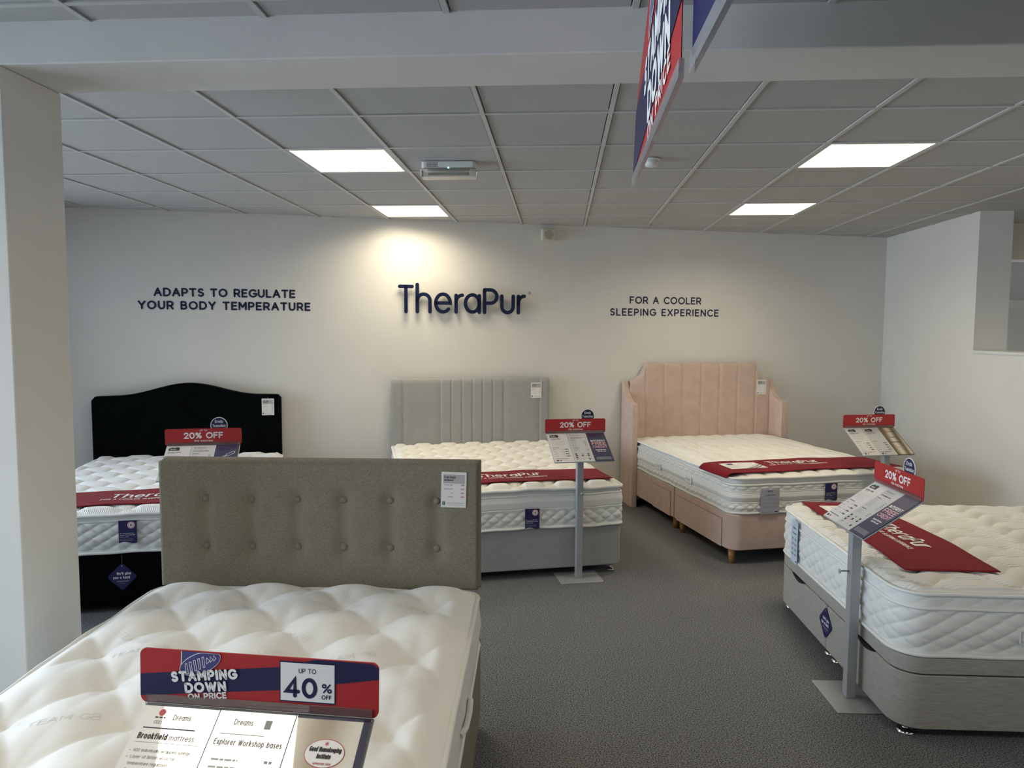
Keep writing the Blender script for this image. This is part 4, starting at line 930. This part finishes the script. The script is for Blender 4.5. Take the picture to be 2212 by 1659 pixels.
def sign_stand(label, tx, ty, tz, yaw, tilt, pole_off, header, third, sheets=('spec', 'base'), badge=True, k=1.0, roll=0, plate_rot=0):
    """tx,ty,tz: middle of the panel's top edge; local x right along the panel, -y towards the reader"""
    W, HP, HW, HH = .416*k, .300*k, .433*k, .099*k
    t = empty('sign_stand', label, 'sign stand', (tx, ty, 0), yaw, 'grey metal price sign stands')
    MB().prism(rrect(-.15, .15, -.115-pole_off, .115-pole_off, .008, 3), 0, .005, M['steel']).build('base_plate', t, bevel=.0015, seg=1)
    zt = tz - math.tan(tilt)*pole_off - .012
    pm = MB(); pm.box(-.022, .022, -pole_off-.022, -pole_off+.022, .005, zt+.0, M['steel']); pm.build('pole', t, bevel=.003)
    pg = MB(); pg.lathe([(.0035, 0), (.0035, .04), (.010, .0405), (.010, .044)], 0, 0, M['steel'], 14); pg.xf(Matrix.Translation((0, -pole_off-.022, .60)) @ Matrix.Rotation(PI/2, 4, 'X')); pg.build('peg', t, True)
    # panel frame: local panel coordinates u right, v up the slope (0 at the bottom edge), n out
    B = Matrix.Translation((0, 0, tz)) @ Matrix.Rotation(roll, 4, 'Y') @ Matrix.Rotation(tilt, 4, 'X') @ Matrix.Translation((-W/2, -HP, 0))
    m = MB(); m.box(0, W, 0, HP, -.008, -.003, M['steel']); m.xf(B); tray = m.build('panel', t, bevel=.0015, seg=1)
    w = W/3
    lays = [(sheets[0], M['p_sheet'], 0), (sheets[1], M['p_grey'], 1), (third, {'credit': M['p_navy'], 'tool': M['p_navy'], 'gold': M['p_gold'], 'oval': M['p_beige']}[third], 2)]
    for kd, mt, c in lays:
        m = MB(); zo = .0006*c; m.box(c*w+.004, (c+1)*w-.001+(.003 if c < 2 else -.003), .004, HP-.004, -.003, zo, mt); m.xf(B); so = m.build('price_sheet', t)
        P = Print(zo); sheet_print(P, w-.008, HP-.008, kd); P.build('print', so, B @ Matrix.Translation((c*w+.005, .004, 0)))
    # acrylic channel gripping the header
    U = Matrix.Translation((0, 0, tz)) @ Matrix.Rotation(roll, 4, 'Y')
    m = MB(); m.box(-W/2+.002, W/2-.002, -.006, -.003, -.004, .016*k, M['clear']); m.box(-W/2+.002, W/2-.002, .0, .003, -.004, .016*k, M['clear']); m.xf(U); m.build('acrylic_grip', t)
    m = MB(); m.slab(rrect(-HW/2, HW/2, 0, HH, .012, 5), -.003, 0, M['p_red']); m.xf(U); hd = m.build('header_sign', t)
    P = Print(0); HM = U @ Matrix.Translation((0, -.003, 0)) @ RX
    if header == 'twenty':
        P.text('UP TO', 0, .083*k, .0105*k, .16, M['p_wh'], 1, align='c', width=.042*k); P.text('20% OFF', 0, .039*k, .038*k, .2, M['p_wh'], 1, align='c', width=.222*k, cap=5)
        P.text('this mattress', 0, .020*k, .0125*k, .16, M['p_wh'], 1, align='c', width=.106*k)
    else:
        def X(f): return -HW/2+f*HW
        def Y(f): return HH*(1-f)
        P.poly([(X(.0), Y(.88)), (X(.6), Y(.60)), (X(1), Y(.295)), (X(1), Y(.09)), (X(.972), Y(.02)), (X(.745), Y(.005)), (X(.6), Y(.18)), (X(0), Y(.475))], M['p_navyflat'], 1)
        P.rect(X(.593), Y(.80), X(.824), Y(.06), M['p_navyflat'], 2); P.rect(X(.597), Y(.775), X(.820), Y(.085), M['p_wh'], 3)
        P.text('UP TO', X(.708), Y(.265), .0088*k, .13, M['p_navyflat'], 4, align='c', width=.031*k); P.text('40', X(.613), Y(.715), .037*k, .19, M['p_navyflat'], 4, width=.059*k, cap=5)
        P.text('%', X(.768), Y(.60), .017*k, .16, M['p_navyflat'], 4); P.text('OFF', X(.767), Y(.715), .0078*k, .18, M['p_navyflat'], 4, width=.018*k)
        an = .11
        # the boot sole above the words
        def rot(px, py, a=.42): return (X(.258)+k*(px*math.cos(a)-py*math.sin(a)), Y(.21)+k*(px*math.sin(a)+py*math.cos(a)))
        def ell(rx, ry, a0=0, a1=360): return [rot(*q) for q in arc(0, 0, rx, ry, a0, a1, 12)]
        ank = [(X(.180), Y(.01)), (X(.176), Y(.36)), (X(.22), Y(.42)), (X(.30), Y(.12)), (X(.31), Y(.01))]
        P.poly(ank, M['p_boot'], 2); P.line(ank[:3], .0008, M['p_wh'], 3)
        P.poly([(x, min(y, Y(.015))) for x, y in ell(.041, .0185)[:-1]], M['p_wh'], 3); P.poly([(x, min(y, Y(.02))) for x, y in ell(.0398, .0172)[:-1]], M['p_boot'], 4)
        for q in range(5): P.line([rot(-.031+.0085*q, -.009), rot(-.026+.0085*q, .009), rot(-.0225+.0085*q, .0085), rot(-.0275+.0085*q, -.0095), rot(-.031+.0085*q, -.009)], .0005, M['p_wh'], 5)
        for q in range(3): P.line([rot(.012+.007*q, -.005), rot(.016+.007*q, .005), rot(.0195+.006*q, -.002), rot(.012+.007*q, -.005)], .0005, M['p_wh'], 5)
        P.text('STAMPING', X(.138), Y(.585), .0195*k, .25, M['p_wh'], 7, width=.122*k, angle=an, cap=4); P.text('DOWN', X(.195), Y(.77), .019*k, .25, M['p_wh'], 7, width=.077*k, angle=an, cap=4); P.text('ON PRICE', X(.206), Y(.90), .0118*k, .22, M['p_wh'], 4, width=.072*k, angle=an)
        P.fine(X(.88), X(.98), Y(.865), .0016, M['p_redink'], 1)
    P.build('print', hd, HM)
    if badge:
        m = MB(); cx, cz, r = .088*k, .117*k, .049*k; q = [(cx+r*math.cos(2*PI*i/40), cz+r*math.sin(2*PI*i/40)) for i in range(40)]
        m.slab([(a, b) for a, b in q], .001, .003, M['p_wh']); m.xf(U); bo = m.build('round_badge', t)
        P = Print(0); P.disc(cx, cz, r-.004, M['p_navyflat'], 1, 40); P.text('Ends', cx, cz+.014*k, .017*k, .15, M['p_wh'], 2, align='c', width=.046*k); P.text('Tuesday', cx, cz-.011*k, .017*k, .15, M['p_wh'], 2, align='c', width=.078*k)
        P.build('print', bo, U @ Matrix.Translation((0, .001, 0)) @ RX)
    return t
sign_stand('grey stand with red 20% OFF header before the black bed, screwdriver leaflet', -2.132, 4.14, .999, .267, .58, .15, 'twenty', 'tool')
sign_stand('grey stand with red 20% OFF header at the foot of the grey velvet bed', .114, 4.965, .988, .245, .553, .125, 'twenty', 'credit')
sign_stand('grey stand with red 20% OFF header and gold leaflet beside the pink bed', 2.352, 5.579, .976, .231, .606, .20, 'twenty', 'gold', ('spec', 'spec'))
sign_stand('grey stand with red 20% OFF header at the foot of the grey linen ottoman bed', 1.542, 3.326, .977, -1.525, .599, .182, 'twenty', 'credit')
sign_stand('grey stand with STAMPING DOWN ON PRICE header at the foot of the taupe bed', -.515, 1.166, 1.034, -.025, .60, .225, 'stamp', 'oval', ('brook', 'work'), badge=False, k=.985, roll=.018)

# ================================================================== HANGING BANNERS
def banner(label, far, near, z0, z1, front, bow=0):
    """double sheet hung from the ceiling; local x from the far end to the near end, z up"""
    dx, dy = near[0]-far[0], near[1]-far[1]; L = math.hypot(dx, dy); an = math.atan2(dy, dx)
    t = empty('hanging_banner', label, 'banner', (far[0], far[1], z0), an, 'promotional banners hanging from the ceiling')
    H = z1-z0
    def bend(x, z): return bow*(z/H)**2*(1-x/L)**2*(-1)
    n = 16; V = []; F = []
    for k in range(n+1):
        for j in range(n+1): x, z = L*j/n, .02+(H-.02)*k/n; V.append((x, bend(x, z), z))
    for k in range(n):
        for j in range(n): i = k*(n+1)+j; F.append((i, i+1, i+n+2, i+n+1))
    m = MB(); m.add(V, F, M['p_tag'] if front != 'stamp' else M['p_red']); m.add([(x, y+.0015, z) for x, y, z in V], [f[::-1] for f in F], M['p_tag']); m.build('sheet', t)
    m = MB(); m.box(-.004, L+.004, -.004, .005, -.004, .026, M['frost']); m.build('bottom_rail', t)
    for x in (.03, L-.03): MB().tube([(x, bend(x, H)+.001, H-.01), (x, bend(x, H)+.012, H+.01), (x, .004, CZ-z0-.002)], .0012, M['black'], 5).build('hook_wire', t)
    if front == 'stamp':
        P = Print(0)
        nseg = 8
        for q in range(nseg):
            a, b = L*q/nseg, L*(q+1)/nseg; lo = lambda x: .025+.095*x/L; hi = lambda x: .205+.13*x/L
            P.poly([(a, lo(a)), (b, lo(b)), (b, hi(b)), (a, hi(a))], M['p_navyflat'], 1)
        an2 = .10; MAXSEG[0] = .05
        bx = [(.36, H-.01), (.33, .33), (.35, .27), (.44, .30), (.55, .36), (.66, .40), (.70, H-.01)]; P.poly(bx, M['p_boot'], 2); P.line(bx, .0035, M['p_wh'], 3)
        for q in range(4): P.line([(.36+.06*q, .30+.025*q), (.38+.06*q, .39+.018*q), (.415+.06*q, .38+.02*q), (.40+.06*q, .31+.025*q), (.36+.06*q, .30+.025*q)], .0028, M['p_wh'], 3)
        P.line([(.34, .35), (.42, .46), (.56, .50), (.68, .47)], .0035, M['p_wh'], 3)
        P.text('STAMPING', .285, .150, .092, .25, M['p_wh'], 4, width=.56, angle=an2, cap=5); P.text('DOWN', .385, .062, .088, .25, M['p_wh'], 4, width=.385, angle=an2, cap=5); P.text('ON PRICE', .40, .014, .044, .22, M['p_wh'], 4, width=.375, angle=an2+.015, cap=5)
        MAXSEG[0] = None
        for i, (x, y, z) in enumerate(P.mb.v): P.mb.v[i] = (x, bend(x, y)-.0012-z, y)
        P.build('print', t)
    return t
banner('red and navy banner reading STAMPING DOWN ON PRICE hanging before the beam', (.205, 2.106), (.192, 1.216), 2.108, 2.66, 'stamp', bow=-.045)
banner('plain indigo banner with clear rail hanging beside the red banner', (.208, 1.205), (.213, .30), 2.112, 2.66, 'plain')
